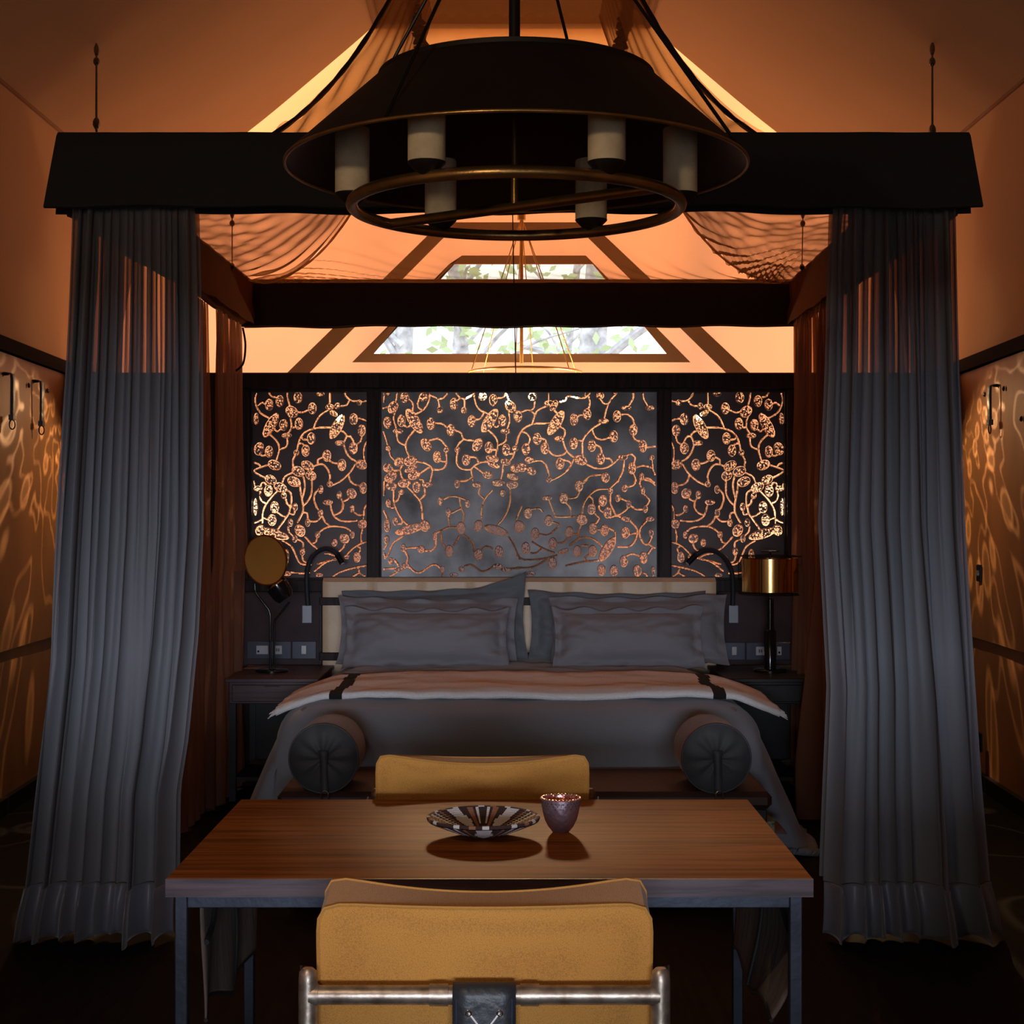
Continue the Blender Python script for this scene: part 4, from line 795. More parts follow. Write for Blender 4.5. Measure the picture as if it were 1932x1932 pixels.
MB().lathe([(.05, zz(1041)), (.05, zz(1039)), (.001, zz(1039))], (c.x, DL, 0), 20).obj('cap', 'iron', l2)
MB().tube([(c.x, DL, zz(1050)), (c.x, DL, zz(1040))], .006, 8).obj('finial', 'iron', l2)

# goose-neck reading lights, sockets
def reading(pts, plx, lab):
    d = 9.02; t = thing('reading_light', 'black gooseneck reading light on a grey plate, %s of the headboard' % lab, 'reading light', tuple(P(plx, 1175, d)), 'reading lights beside the headboard')
    wallbox(MB(), plx - 9.5, 1141, plx + 9.5, 1175, DP - .045, DP - .03, .003).obj('mounting_plate', 'plate', t)
    v = P(plx, 1163, DP - .046); MB().lathe([(.001, -.003), (.009, -.003), (.009, .004)], n=14).obj('switch', 'gloss_black', t, True, M4=Matrix.Translation(v) @ Matrix.Rotation(PI / 2, 4, 'X'))
    path = smoothpath([Vector((P(x, y, DP - .05).x, DP - .055 - k * .018, P(x, y, DP - .05).z)) for k, (x, y) in enumerate(pts)], 6)
    MB().tube(path[:-5], .0135, 12).obj('gooseneck', 'leather_black', t, True)
    MB().tube(path[-6:], .0165, 12).obj('lamp_head', 'iron', t, True)
    e = path[-1]; dr = (path[-1] - path[-2]).normalized()
    MB().tube([e, e + dr * .004], .0125, 12).obj('lens', 'insert', t, True)
reading([(581, 1142), (580, 1110), (581, 1078), (590, 1052), (606, 1038), (622, 1035), (638, 1043), (651, 1062)], 581, 'left')
reading([(1382, 1142), (1382, 1110), (1379, 1080), (1369, 1058), (1352, 1042), (1332, 1037), (1312, 1044), (1292, 1062)], 1382, 'right')
def socket(x0, x1, y0, y1, ins, lab):
    t = thing('socket_plate', lab, 'socket', tuple(P((x0 + x1) / 2, y1, DP - .04)), 'socket plates beside the bed')
    wallbox(MB(), x0, y0, x1, y1, DP - .040, DP - .030, .002).obj('face_plate', 'socket', t)
    for (a, b, kind) in ins:
        i_ = wallbox(MB(), a, y0 + 8, b, y1 - 9, DP - .045, DP - .040, .001).obj('switch' if kind == 's' else 'insert', 'silver' if kind == 's' else 'insert', t)
        if kind == 'u':
            m_ = (a + b) / 2
            for q in (-3.4, .6): wallbox(MB(), m_ + q, y0 + 13, m_ + q + 2.8, y1 - 14, DP - .0465, DP - .045).obj('socket_slot', 'marks', i_)
        if kind == 'd':
            wallbox(MB(), a + 2, y0 + 17, a + 5.5, y0 + 20.5, DP - .0465, DP - .045).obj('socket_slot', 'gloss_black', i_)
socket(468, 551, 1209, 1242, [(518, 534, 'u'), (486, 508, 'd')], 'wide navy socket plate behind the twin-head lamp')
socket(553, 598, 1209, 1242, [(570.5, 579.5, 's')], 'narrow navy switch plate left of the headboard')
socket(1364, 1404, 1211, 1244, [(1379, 1388, 's')], 'narrow navy switch plate right of the headboard')
socket(1406, 1489, 1211, 1244, [(1424, 1441, 'u'), (1464, 1472, 'd')], 'wide navy socket plate behind the brass drum lamp')

# ================================================================== CANOPY over the bed
ZT, ZB = 2.82, 2.56
FL, FR, BL, BR = (-1.55, 5.52), (1.55, 5.52), (-1.50, 8.98), (1.60, 8.98)
def valance(name, a, b, label, mt, out, zt=ZT, zb=ZB, flare=.05, seed=0, th=.10):
    """cloth-wrapped beam between two plan points; `out` is the outward plan direction"""
    a, b, o = Vector((*a, 0)), Vector((*b, 0)), Vector((*out, 0)); t = (b - a).normalized()
    mb = MB()
    sec = [(-th / 2, zt - .012), (-th / 2 + .012, zt), (th / 2 - .012, zt + .004), (th / 2, zt - .01), (th / 2 + flare * .5, (zt + zb) / 2), (th / 2 + flare, zb), (th / 2 + flare - .012, zb - .004), (-th / 2 + .0, zb + .035), (-th / 2 - .012, zb), (-th / 2 - .014, zb + .06), (-th / 2, (zt + zb) / 2)]
    n = 90
    def fn(u, v):
        k = u * len(sec); i = int(k) % len(sec); q = sec[i]
        off, z = q; p = a.lerp(b, v)
        low = (zt - z) / (zt - zb)
        wob = .010 * nz(v * 7 + seed, low * 1.3, seed) * low + .006 * nz(v * 22 + low * 5 + seed, low * 2, seed)
        zz_ = z - .012 * low * nz(v * 5, seed, 3) - (0.004 * math.sin(v * 40 + seed) * low if low > .9 else 0)
        flt = 1
        e = t * (((v > .5) * 2 - 1) * flare * low * (1 if abs(v - .5) > .499 else 0))
        return p + o * (off + wob) + Vector((0, 0, zz_)) + e
    mb.grid(fn, len(sec), n, closeu=True)
    m = len(sec); mb.f += [tuple(range(m))[::-1], tuple((n - 1) * m + k for k in range(m))]; mb.mi += [0, 0]
    ob = mb.obj(name, mt, None, True); tag(ob, label, 'valance', 'cloth-covered canopy beams'); return ob
valance('canopy_beam', (-1.575, 5.55), (1.585, 5.55), 'charcoal cloth-wrapped front beam of the bed canopy, over the two grey curtains', 'valance', (0, -1), flare=.035, seed=1)
valance('canopy_beam', (-1.50, 8.98), (1.60, 8.98), 'dark brown cloth-wrapped rear beam of the bed canopy, nearest the headboard wall', 'valance_back', (0, -1), flare=.02, seed=2, th=.06)
valance('canopy_beam', (-1.56, 5.64), (-1.50, 8.93), 'brown cloth-wrapped left side beam of the bed canopy', 'valance_brown', (-1, 0), flare=-.02, seed=3, th=.09)
valance('canopy_beam', (1.56, 5.64), (1.60, 8.93), 'brown cloth-wrapped right side beam of the bed canopy', 'valance_brown', (1, 0), flare=-.02, seed=4, th=.09)
# flap ends at the front corners
# voile roof
voile = thing('canopy_voile', 'translucent brown voile gathered to a peak over the bed canopy frame', 'canopy cloth', (0, 7.3, 2.8))
TOPR = (-.42, .46, 7.25, 8.35); ZPK = 4.12
rim = [(-1.53, 5.60), (1.53, 5.60), (1.57, 8.94), (-1.48, 8.94)]
tops = [(TOPR[0], TOPR[2]), (TOPR[1], TOPR[2]), (TOPR[1], TOPR[3]), (TOPR[0], TOPR[3])]
for s in range(4):
    a, b = Vector(rim[s]), Vector(rim[(s + 1) % 4]); c, d = Vector(tops[s]), Vector(tops[(s + 1) % 4])
    def fn(u, v, a=a, b=b, c=c, d=d, s=s):
        lo = a.lerp(b, u); hi = c.lerp(d, u); p = lo.lerp(hi, v)
        sagx = .10 * math.sin(u * PI) * math.sin(v * PI)                     # panel bellies inward
        nrm = Vector(((b - a).y, -(b - a).x)).normalized() * -1
        p = p - nrm * -sagx
        z = 2.80 + (ZPK - 2.80) * v ** 2.42
        e = min(u, 1 - u)                                                    # distance to the hip gather
        fan = math.sin((u * 46) / (0.35 + v) + s * 2 + 4 * nz(u * 3, v * 2, s)) * .035 * math.exp(-e * 5) * (1 - v) ** .6 * min(1, v * 9) * (.45 if s == 2 else 1)
        top = math.sin(u * 60 + s) * .012 * v ** 2
        soft = .03 * nz(u * 4, v * 3, s + 7) * math.sin(v * PI) + .010 * nz(u * 26, v * 6, s) * (1 - v) * (.3 if s == 2 else 1)
        hip = -.015 * math.exp(-(e * 14) ** 2) * math.sin(v * PI)
        return (p.x, p.y, z + fan + top + soft + hip)
    MB().grid(fn, 150, 60).obj('voile_panel', 'net', voile, True)
    # gathered hip seam
    def hipp(v, a=a, c=c):
        p = a.lerp(c, v); return Vector((p.x, p.y, 2.80 + (ZPK - 2.80) * v ** 2.42 - .018 * math.sin(v * PI)))
    pts = [hipp(k / 40) for k in range(41)]
    MB().tube(pts, [(.012 if s in (0, 1) else .007) * (.7 + .3 * abs(math.sin(k * 1.9))) for k in range(41)], 8).obj('gathered_seam', 'valance_back' if s in (0, 1) else 'curtain_back', voile, True)
for px, sg in ((783, 1), (1182, -1)):                                         # ruffled tie-ups at the peak
    top = P(px - 14 * sg, -40, 7.7); bot = P(px + 14 * sg, 96, 7.7); n = 44
    pts = [top.lerp(bot, k / n) + Vector((.006 * math.sin(k), 0, 0)) for k in range(n + 1)]
    MB().tube(pts, [(.030 + .012 * math.sin(k * 2.4)) for k in range(n + 1)], 9).obj('ruffled_tie', 'valance_brown', voile, True)
# hanging cables
def cable(p, q, lab, fit=True, r_=.0045):
    t = thing('hanging_cable', lab, 'cable', tuple(q), 'cables holding the canopy frame')
    MB().tube([p, q], r_, 8).obj('steel_wire', 'iron', t)
    if fit:
        for k, (s, rr) in enumerate(((.02, .012), (.22, .014), (.90, .013))):
            a = p.lerp(q, s); b = p.lerp(q, s + (.14 if k == 0 else .07)); MB().tube([a, a.lerp(b, .3), a.lerp(b, .7), b], [rr * .6, rr, rr, rr * .6], 8).obj('turnbuckle', 'iron', t, True)
cable(P(182, 83, 7.60), P(182, 247, 5.6), 'thin black cable with turnbuckle above the left end of the front canopy beam')
cable(P(1759, 80, 7.60), P(1759, 262, 5.6), 'thin black cable with turnbuckle above the right end of the front canopy beam')
cable(P(438, 392, 8.6), P(438, 510, 8.3), 'thin cable above the left side canopy beam near the rear', True, .003)
cable(P(1515, 392, 8.6), P(1513, 512, 8.3), 'thin cable above the right side canopy beam near the rear', True, .003)

# ---- curtains: deep meandering folds
def curtain(name, edge_in, edge_out, d, folds, amp, z0, z1, mt, label, seed, hem=None, along='x', d1=None, over=.62, slits=None):
    t = thing(name, label, 'curtain', (0, 0, 0) if along == 'y' else (P(lerp(edge_out, 970), 0, d).x, d, z1), 'curtains of the bed canopy')
    rnd = random.Random(seed)
    def waves(nf, lo, hi):
        ph = [rnd.uniform(lo, hi) for _ in range(nf)]; tot = sum(ph); cum = [0]
        for q in ph: cum.append(cum[-1] + q / tot)
        am = [rnd.uniform(.45, 1.35) for _ in range(nf)]
        def f(u):
            k = max(i for i in range(nf) if cum[i] <= min(u, .999999)); w = cum[k + 1] - cum[k]; g = (u - cum[k]) / w
            return am[k] * w * nf * math.cos(g * 2 * PI) + (1 - am[k] * w * nf) , w * math.sin(g * 2 * PI) * am[k]
        return f
    fine = waves(folds, .5, 2.0); coarse = waves(max(5, int(folds * .55)), .5, 1.9)
    def fn(u, v, ex=0):
        z = z0 + (z1 - z0) * v
        py = 970 - (z - 1.5) / d * F
        ud = u + .012 * nz(v * 2.2, u * 6, seed) * v * min(1, u * 8, (1 - u) * 8)
        c1, s1 = fine(ud); c2, s2 = coarse(ud); m_ = min(1, max(0, v * 1.25 - .12)) ** 1.2
        if hem: m_ = min(m_, .85)
        A = amp * (.55 + 1.1 * v ** .5)
        s = u + over * .5 * (s1 * (1 - m_) * 1.0 + s2 * m_ * .8)
        dep = A * (c1 * (1 - m_) + c2 * m_ * 1.25) + .02 * nz(u * 5, v * 3, seed)
        s += .010 * nz(u * 8, v * 4, seed) * v
        if along == 'x':
            xa, xb = lerp(edge_out, py), lerp(edge_in, py)
            px = xa + (xb - xa) * s
            return ((px - 966) / F * d, d + dep + ex, z)
        else:
            xa, ya, yb = edge_in(z), edge_out(z)[0], edge_out(z)[1]
            return (xa + dep, ya + (yb - ya) * s, z)
    nu = folds * 16 + 1; nv = 60
    hv = 1.0
    if hem: hv = (hem - z0) / (z1 - z0)
    MB().grid(lambda u, v: fn(u, v * hv), nu, nv).obj('curtain_cloth', mt, t, True)
    if slits:                                                  # the cloth overlaps itself behind, leaving a few narrow gaps
        gs = [0] + [g for a_, w_ in slits for g in (a_ - w_ / 2, a_ + w_ / 2)] + [1]
        for k in range(0, len(gs), 2):
            ua, ub = gs[k], gs[k + 1]
            def back(u, v, ua=ua, ub=ub):
                q = list(fn(min(max(ua + (ub - ua) * u + .012 * nz(v * 5, ua * 9, 3) * (0 if ua + (ub - ua) * u in (0, 1) else 1), 0), 1), v * hv)); q[1] += .075; return tuple(q)
            MB().grid(back, max(6, int((ub - ua) * nu * .6)), 50).obj('curtain_fold', mt, t, True)
    if hem:
        def hf(u, v):
            vv = hv + (1 - hv) * v; p = Vector(fn(u, vv)); 
            p.y -= .012 + .03 * math.sin(v * PI) * (.5 + nz(u * 14, seed)); p.z += (.035 * nz(u * 6, seed) + .01 * math.sin(u * 40)) * v
            p.z = max(p.z, .004); return tuple(p)
        MB().grid(hf, nu, 14).obj('hem_band', 'hem', t, True, solid=.004)
    # rings / header tape
    return t
curtain('grey_curtain', [(385, 366), (700, 372), (1000, 372), (1200, 362), (1400, 342), (1500, 326), (1790, 322)], [(385, 134), (700, 117), (1000, 100), (1250, 88), (1500, 62), (1680, 42), (1790, 20)], 5.575, 15, .030, 2.60, .012, 'curtain',
        'long slate grey sheer curtain with satin hem at the left end of the front beam', 11, hem=.20, slits=[(.22, .010), (.42, .035), (.56, .028), (.63, .018), (.70, .02)])
curtain('grey_curtain', [(385, 1574), (700, 1567), (980, 1556), (1100, 1562), (1300, 1572), (1500, 1566), (1790, 1556)], [(385, 1806), (700, 1816), (1000, 1828), (1250, 1845), (1500, 1862), (1680, 1878), (1790, 1906)], 5.575, 14, .030, 2.60, .012, 'curtain',
        'long slate grey sheer curtain with satin hem at the right end of the front beam', 12, hem=.20, slits=[(.30, .015), (.37, .022), (.45, .016), (.66, .040), (.72, .02), (.86, .05)])
for sg, lab in ((-1, 'left'), (1, 'right')):
    curtain('brown_curtain', lambda z, sg=sg: sg * (1.53 if sg < 0 else 1.57), lambda z: ((8.90, 8.15 - .16 * max(0, 1.6 - z)) if z > 1.2 else (8.90 - .1, 8.15 - .16 * (1.6 - z))), 8.4, 9, .026, 2.57, .02, 'curtain_back',
            'brown sheer curtain gathered at the rear %s corner of the bed canopy' % lab, 20 + sg, along='y')
    # second, looser length of sheer along the side
    curtain('brown_curtain', lambda z, sg=sg: sg * 1.56, lambda z: (8.1, 7.45 - .12 * max(0, 1.6 - z)), 7.8, 8, .022, 2.57, .02, 'curtain_back',
            'loose brown sheer curtain on the %s bed side, in front of the corner one' % lab, 30 + sg, along='y')
    # black tie cord hanging from the rear corner
x0_ = P(452, 0, 8.5)
tc_ = MB().tube(smoothpath([P(458, 618, 8.5), P(463, 650, 8.5), P(459, 685, 8.5), P(445, 700, 8.5)], 6), .006, 6).obj('tie_cord', 'cord', None, True); tag(tc_, 'black tie cord dangling from the rear left canopy corner', 'cord')

# ================================================================== CHANDELIER
CD = 3.70; ccx = P(974, 0, CD).x
ch = thing('chandelier', 'dark flared metal chandelier with six ivory candle sleeves and a brass ring, over the table', 'chandelier', (ccx, CD, 3.6))
zR = 1.5 + .804; zU = 1.5 + 1.009; RR = .534; RU = .317
mb = MB(); mb.lathe([(RR, zR), (RR + .002, zR + .004), (RU + .004, zU - .004), (RU + .004, zU + .006), (RU - .004, zU + .006)], (ccx, CD, 0), 96)
mb.obj('shade', 'shade', ch, True)
MB().lathe([(RR - .003, zR + .001), (RU - .003, zU - .002)], (ccx, CD, 0), 96).obj('shade_lining', 'shade_in', ch, True)
MB().lathe([(RU - .003, zU - .004), (.001, zU - .002)], (ccx, CD, 0), 64).obj('top_plate', 'shade_in', ch, True)
def ring(R_, z, r_, nm, mt, par=ch): return MB().tube([(ccx + R_ * math.cos(a), CD + R_ * math.sin(a), z) for a in [2 * PI * k / 96 for k in range(96)]], r_, 12, closed=True).obj(nm, mt, par, True)
ring(RR, zR, .0042, 'rim', 'brass_dark'); ring(RU, zU + .004, .0038, 'rim', 'brass_dark')
zr = 1.5 + .715
ring(.3815, zr, .0138, 'brass_ring', 'brass_dark')
a = math.radians(35)
MB().tube([(ccx - .3815 * math.cos(a), CD + .3815 * math.sin(a), zr), (ccx + .3815 * math.cos(a), CD - .3815 * math.sin(a), zr)], .0125, 12).obj('cross_bar', 'brass_dark', ch, True)
MB().tube([(ccx - .004, CD, zr), (ccx - .004, CD, zU)], .0085, 12).obj('inner_stem', 'brass_dark', ch, True)
MB().tube([(ccx - .004, CD, zU), (ccx - .004, CD, 4.43)], .0135, 14).obj('stem', 'iron', ch, True)
apex = Vector((ccx, CD, 1.5 + 1285 * .001298 * 3.7 / 3.8942))
apex.z = 1.5 + 1285 / F * CD
MB().tube([apex - Vector((0, 0, .03)), apex + Vector((0, 0, .03))], .03, 16).obj('collar', 'iron', ch, True)
for an in (-27, -120, 153, 63):
    q = math.radians(an); MB().tube([apex, (ccx + RR * math.cos(q), CD + RR * math.sin(q), zR + .006)], .0042, 8).obj('suspension_rod', 'iron', ch)
zc0 = zr + .03
for k in range(6):
    q = math.radians(k * 60 + 0); x, y = ccx + .3815 * math.cos(q), CD + .3815 * math.sin(q)
    cs = MB().lathe([(.0385, .0), (.0402, .004), (.0402, .148), (.0385, .152), (.030, .152), (.030, .13), (.001, .129)], (x, y, zc0), 28).obj('candle_sleeve', 'candle', ch, True)
    MB().lathe([(.001, -.030), (.012, -.028), (.030, -.012), (.040, -.002), (.041, .001), (.001, .001)], (x, y, zc0), 24).obj('candle_cup', 'shade', ch, True)
# hanging wire of a lamp cord crossing the view at the centre
cb_ = tag(MB().tube([P(967, 395, 5.62), P(973, 705, 5.62)], .0022, 6).obj('hanging_wire', 'cord'), 'thin black wire hanging from the middle of the front canopy beam', 'wire')
# ================================================================== TABLE
TX0, TX1, TY0, TY1 = -.713, .620, 3.27, 4.18
tb = thing('dining_table', 'oak-brown wooden table on dark blue steel frame between two mustard chairs', 'table', (-.05, 3.7, 0))
MB().box(TX0, TX1, TY0 + .004, TY1, .722, .750, .0015).obj('tabletop', 'table_wood', tb)
e_ = MB().box(TX0, TX1, TY0, TY0 + .004, .712, .7496).obj('front_edge', 'table_edge', tb); e_['label'] = 'plum-tinted front edge board'
MB().box(TX0 + .002, TX1 - .002, TY0 + .004, TY1 - .002, .712, .722).obj('under_board', 'table_edge', tb)
w_ = .026; lx = (-.695, .575 + .001)
for x in (-.697, .574):
    for y in (3.285, 4.13):
        MB().box(x, x + w_, y, y + w_, 0, .712, .002).obj('leg', 'steel', tb)
    MB().box(x, x + w_, 3.311, 4.13, .688, .712, .002).obj('apron', 'steel', tb)
    MB().box(x, x + w_, 3.311, 4.13, .06, .084, .002).obj('stretcher', 'steel', tb)
for y in (3.285, 4.13): MB().box(-.671, .574, y, y + w_, .686, .712, .002).obj('apron', 'steel', tb)
# canvas slings hanging under both table ends
def sling(sg, label):
    t = thing('canvas_sling', label, 'sling', (sg * .6, 3.7, .66), 'canvas slings under the table')
    xo = -.668 if sg < 0 else .602
    def fn(u, v):
        # u from front to back under the end apron, v downwards; the cloth narrows to a point near the front
        y = 3.36 + u * .72
        z = .683 - v * (.683 - (.43 - .05 * u + .02 * math.sin(u * 9)))
        x = xo + (-sg * (.010 + .012 * math.sin(u * 14 + v * 2) * v) if sg < 0 else -.012 + .035 * math.sin(v * 2.2) * (1 - u) - .07 * v * v * (1 - u) - .02 * u * v)
        return (x, y, z)
    MB().grid(fn, 30, 24).obj('sling_cloth', 'hide', t, True, solid=.004)
    MB().tube([fn(k / 29, 1.0) for k in range(30)], .005, 6).obj('bound_edge', 'cord', t, True)
    MB().tube(smoothpath([Vector(fn(a_, b_)) + Vector((-sg * .006, -.004, 0)) for a_, b_ in ((.42, .02), (.22, .12), (.12, .30), (.02, .36))], 5), .007, 6).obj('dark_strap', 'cord', t, True)
    MB().tube(smoothpath([Vector(fn(a_, b_)) + Vector((-sg * .006, -.004, 0)) for a_, b_ in ((.46, .02), (.52, .3), (.55, .6), (.56, .98))], 5), .0045, 6).obj('dark_strap', 'cord', t, True)
sling(-1, 'tan cloth sling with dark binding hanging under the left end of the table')
sling(1, 'tan cloth sling with dark binding hanging under the right end of the table')

# basket bowl
BC = Vector((P(912, 0, 3.71).x, 3.71, .7505))
bw = thing('woven_bowl', 'shallow woven bowl patterned cream, rust and dark brown on the table', 'bowl', tuple(BC))
NS = 108; NR = 13
def bprof(t): return (.030 + .096 * t, .036 * t ** 1.2)
def bcol(an, t):
    # five petals, zigzag edges between cream, brown and rust
    a_ = (an / (2 * PI) * 5 + .25 + .5) % 1.0; q = abs(a_ - .5) * 2
    zig = .10 * (t - .4)
    if q < .34 * math.sin(min(1, t * 1.5) * PI * .8) + .04: return 0
    if q < .50: return 1
    if q < .64: return 2
    if q < .76: return 1
    if q < .90 and t > .30: return 0
    return 1
mb = MB(); vs = []
for j in range(NR * 4 + 1):
    t = j / (NR * 4); rr, zz_ = bprof(t); bulge = .0016 * abs(math.sin(j * PI / 4))
    for k in range(NS): an = 2 * PI * k / NS; vs.append((BC.x + (rr) * math.cos(an), BC.y + rr * math.sin(an), BC.z + .008 + zz_ + bulge))
for j in range(NR * 4 + 1):
    t = j / (NR * 4); rr, zz_ = bprof(t); bulge = .0018 * abs(math.sin(j * PI / 4))
    for k in range(NS): an = 2 * PI * k / NS; vs.append((BC.x + (rr + .004 + bulge) * math.cos(an), BC.y + (rr + .004 + bulge) * math.sin(an), BC.z + zz_ + .0005))
fs = []; mi = []
n1 = NS * (NR * 4 + 1)
for lay in (0, 1):
    for j in range(NR * 4):
        for k in range(NS):
            k2 = (k + 1) % NS; b0 = lay * n1 + j * NS; b1 = b0 + NS
            fs.append((b0 + k, b0 + k2, b1 + k2, b1 + k)); mi.append(bcol(2 * PI * k / NS, (j // 4) / NR))
for base in (0,):
    mb.v = vs; mb.f = fs; mb.mi = mi
mb.obj('woven_body', ['rattan_w', 'rattan_b', 'rattan_o'], bw, True)
MB().lathe([(.001, .009), (.030, .009), (.034, .0005), (.001, .0)], tuple(BC), 36).obj('base', 'rattan_b', bw, True)
mb = MB(); rr, zz_ = bprof(1.0)
mb.tube([(BC.x + (rr + .002) * math.cos(a), BC.y + (rr + .002) * math.sin(a), BC.z + zz_ + .006) for a in [2 * PI * k / NS for k in range(NS)]], .0045, 8, closed=True)
mb.mi = [(0 if (k % 9) in (0, 1) else 2 if (k % 18) in (5, 6) else 1) for k in range(NS) for _ in range(8)]
mb.obj('rim', ['rattan_w', 'rattan_b', 'rattan_o'], bw, True)
# hammered cup
CC = Vector((P(1058, 0, 3.75).x, 3.75, .7505))
cp = thing('metal_cup', 'small hammered purple-copper cup pierced with holes, right of the woven bowl', 'cup', tuple(CC))
pr = [(.001, 0), (.019, 0), (.021, .003), (.030, .014), (.038, .030), (.043, .050), (.0455, .068), (.046, .080)]
MB().lathe(pr, tuple(CC), 48).obj('cup_body', 'cup', cp, True)
MB().lathe([(.001, .006), (.028, .016), (.036, .032), (.0415, .050), (.0442, .068), (.0448, .080), (.0460, .080)], tuple(CC), 48).obj('cup_lining', 'cup_in', cp, True)
sc = MB()
for k in range(34): a = 2 * PI * k / 34; sc.tube([(CC.x + .0455 * math.cos(a), CC.y + .0455 * math.sin(a), CC.z + .0795), (CC.x + .0455 * math.cos(a), CC.y + .0455 * math.sin(a), CC.z + .0825)], [.004, .002], 6)
sc.obj('scalloped_rim', 'cup_in', cp, True)
hm = MB(); hi_ = MB()
for row, (zz_, rr) in enumerate(((.072, .0458), (.066, .0452), (.060, .0446))):
    for k in range(30):
        if row == 2 and k % 2: continue
        a = 2 * PI * (k + .5 * row) / 30; d_ = Vector((math.cos(a), math.sin(a), 0)); p = Vector((CC.x, CC.y, CC.z + zz_)) + d_ * rr
        hm.tube([p - d_ * .0004, p + d_ * .0006], .0013, 6); p2 = Vector((CC.x, CC.y, CC.z + zz_)) + d_ * (rr - .0014); hi_.tube([p2, p2 - d_ * .0006], .0013, 6)
o = hm.obj('pierced_holes', 'hole', cp); o['kind'] = 'stuff'
o = hi_.obj('pierced_holes', 'hole', cp); o['kind'] = 'stuff'

# ================================================================== CHAIRS
def chair(ox, oy, rot, label):
    """local frame: back cushion at local y=0 (rear face toward -y), seat extends to +y"""
    t = thing('lounge_chair', label, 'chair', (ox, oy, 0), 'mustard chairs at the table')
    R4 = Matrix.Translation((ox, oy, 0)) @ Matrix.Rotation(rot, 4, 'Z')
    w, th = .292, .115; zt, zb = .815, .40
    def cush(u, v):                                            # u around the outline in x-z, v through the thickness
        a = 2 * PI * u; n = 15.0; cx, cz = math.cos(a), math.sin(a)
        q = (abs(cx) ** n + abs(cz) ** n) ** (-1 / n); x, z = cx * q, cz * q
        X_ = x * w; Z_ = (zt + zb) / 2 + z * (zt - zb) / 2
        up = max(0, z)
        Z_ += up * (.010 * abs(x) ** 2 * 1 + .012 * v * (x * x) - .012 * v * (1 - x * x)) + (.012 * v * up)
        X_ *= 1 - .012 * (1 - z * z)
        return (X_, v * th, Z_)
    nU = 96
    mb = MB()
    side = lambda u, v: cush(u, v)
    mb.grid(side, nU, 9, closeu=True)
    def face(v0, bul):
        vs = []; rings = 14
        for j in range(rings + 1):
            s = j / rings
            for i in range(nU):
                p = Vector(cush(i / nU, v0)); c0 = Vector((0, p.y, (zt + zb) / 2)); q = c0 + (p - c0) * s
                q.y += bul * (1 - s ** 4) + .0015 * nz(q.x * 9, q.z * 9, v0); vs.append(q)
        return vs, [(j * nU + i, j * nU + (i + 1) % nU, (j + 1) * nU + (i + 1) % nU, (j + 1) * nU + i) for j in range(rings) for i in range(nU)]
    vs, fs = face(0, -.003); mb.add(vs, fs); vs, fs = face(1, .004); mb.add(vs, fs)
    bc_ = mb.obj('back_cushion', 'mustard', t, True, M4=R4)
    for v in (0.0, 1.0): MB().tube([cush(i / nU, v) for i in range(nU)], .0032, 6, closed=True).obj('piping', 'mustard_pipe', bc_, True, M4=R4)
    mb = MB(); mb.box(-.285, .285, .10, .60, .30, .43, .03)
    sc_ = mb.obj('seat_cushion', 'mustard', t, True, M4=R4)
    rb = .0165; yb = -.040; zbar = .676
    mb = lambda: MB()
    MB().tube([(-.300, yb, zbar), (.300, yb, zbar)], rb, 20).obj('back_rail', 'pipe_metal', t, True, M4=R4)
    for sg in (-1, 1):
        x = sg * .302
        MB().tube([(x, yb, 0), (x, yb, .700), (x, yb, .716), (x, yb, .722)], [rb * 1.02, rb * 1.02, rb * .93, rb * .55], 20).obj('rear_post', 'pipe_metal', t, True, M4=R4)
        for z in (zbar - .075, zbar - .030): MB().tube([(x, yb, z - .008 - .0), (x, yb, z + .002)], rb * 1.16, 20).obj('pipe_collar', 'pipe_metal', t, True, M4=R4) if z < zbar - .05 else None
        MB().tube([(x - sg * .018, yb, zbar), (x - sg * .002, yb, zbar)], rb * 1.12, 20).obj('tee_joint', 'pipe_metal', t, True, M4=R4)
        MB().tube([(sg * .062, yb, zbar), (sg * .094, yb, zbar)], rb * 1.14, 20).obj('pipe_collar', 'pipe_metal', t, True, M4=R4)
        MB().tube(smoothpath([(x, yb, .60), (x, .10, .605), (x, .50, .605), (x, .585, .58), (x, .60, .50), (x, .60, 0)], 6), rb, 16).obj('arm_and_front_leg', 'pipe_metal', t, True, M4=R4)
        MB().tube([(x, yb, .28), (x, .60, .28)], rb * .9, 14).obj('side_rail', 'pipe_metal', t, True, M4=R4)
        st = MB().grid(lambda u, v, x=x: (x + sg * (.020), .02 + .16 * u, .52 + .19 * v - .05 * u), 4, 4); st.obj('arm_strap', 'leather_black', t, True, M4=R4, solid=.004)
    for y in (0.02, .58): MB().tube([(-.30, y, .28), (.30, y, .28)], rb * .9, 14).obj('seat_rail', 'pipe_metal', t, True, M4=R4)
    # leather sleeve round the rail with lacing
    def slv(u, v):
        # hangs over the rail: front down, over, back down
        if u < .4: k = u / .4; y, z = yb - rb - .004, .44 + (zbar - .44) * k
        elif u < .6: a = (u - .4) / .2 * PI; y, z = yb - (rb + .004) * math.cos(a), zbar + (rb + .004) * math.sin(a)
        else: k = (u - .6) / .4; y, z = yb + rb + .004, zbar + (.44 - zbar) * k
        return ((v - .5) * .108, y, z)
    slv_o = MB().grid(slv, 41, 5).obj('leather_sleeve', 'leather_black', t, True, M4=R4, solid=.003)
    for sg in (-1, 1): MB().tube([(sg * .0475, yb - rb - .0062, .45), (sg * .0475, yb - rb - .0062, zbar)], .0008, 4).obj('stitching', 'thread', slv_o, M4=R4)
    yl = yb - rb - .0065
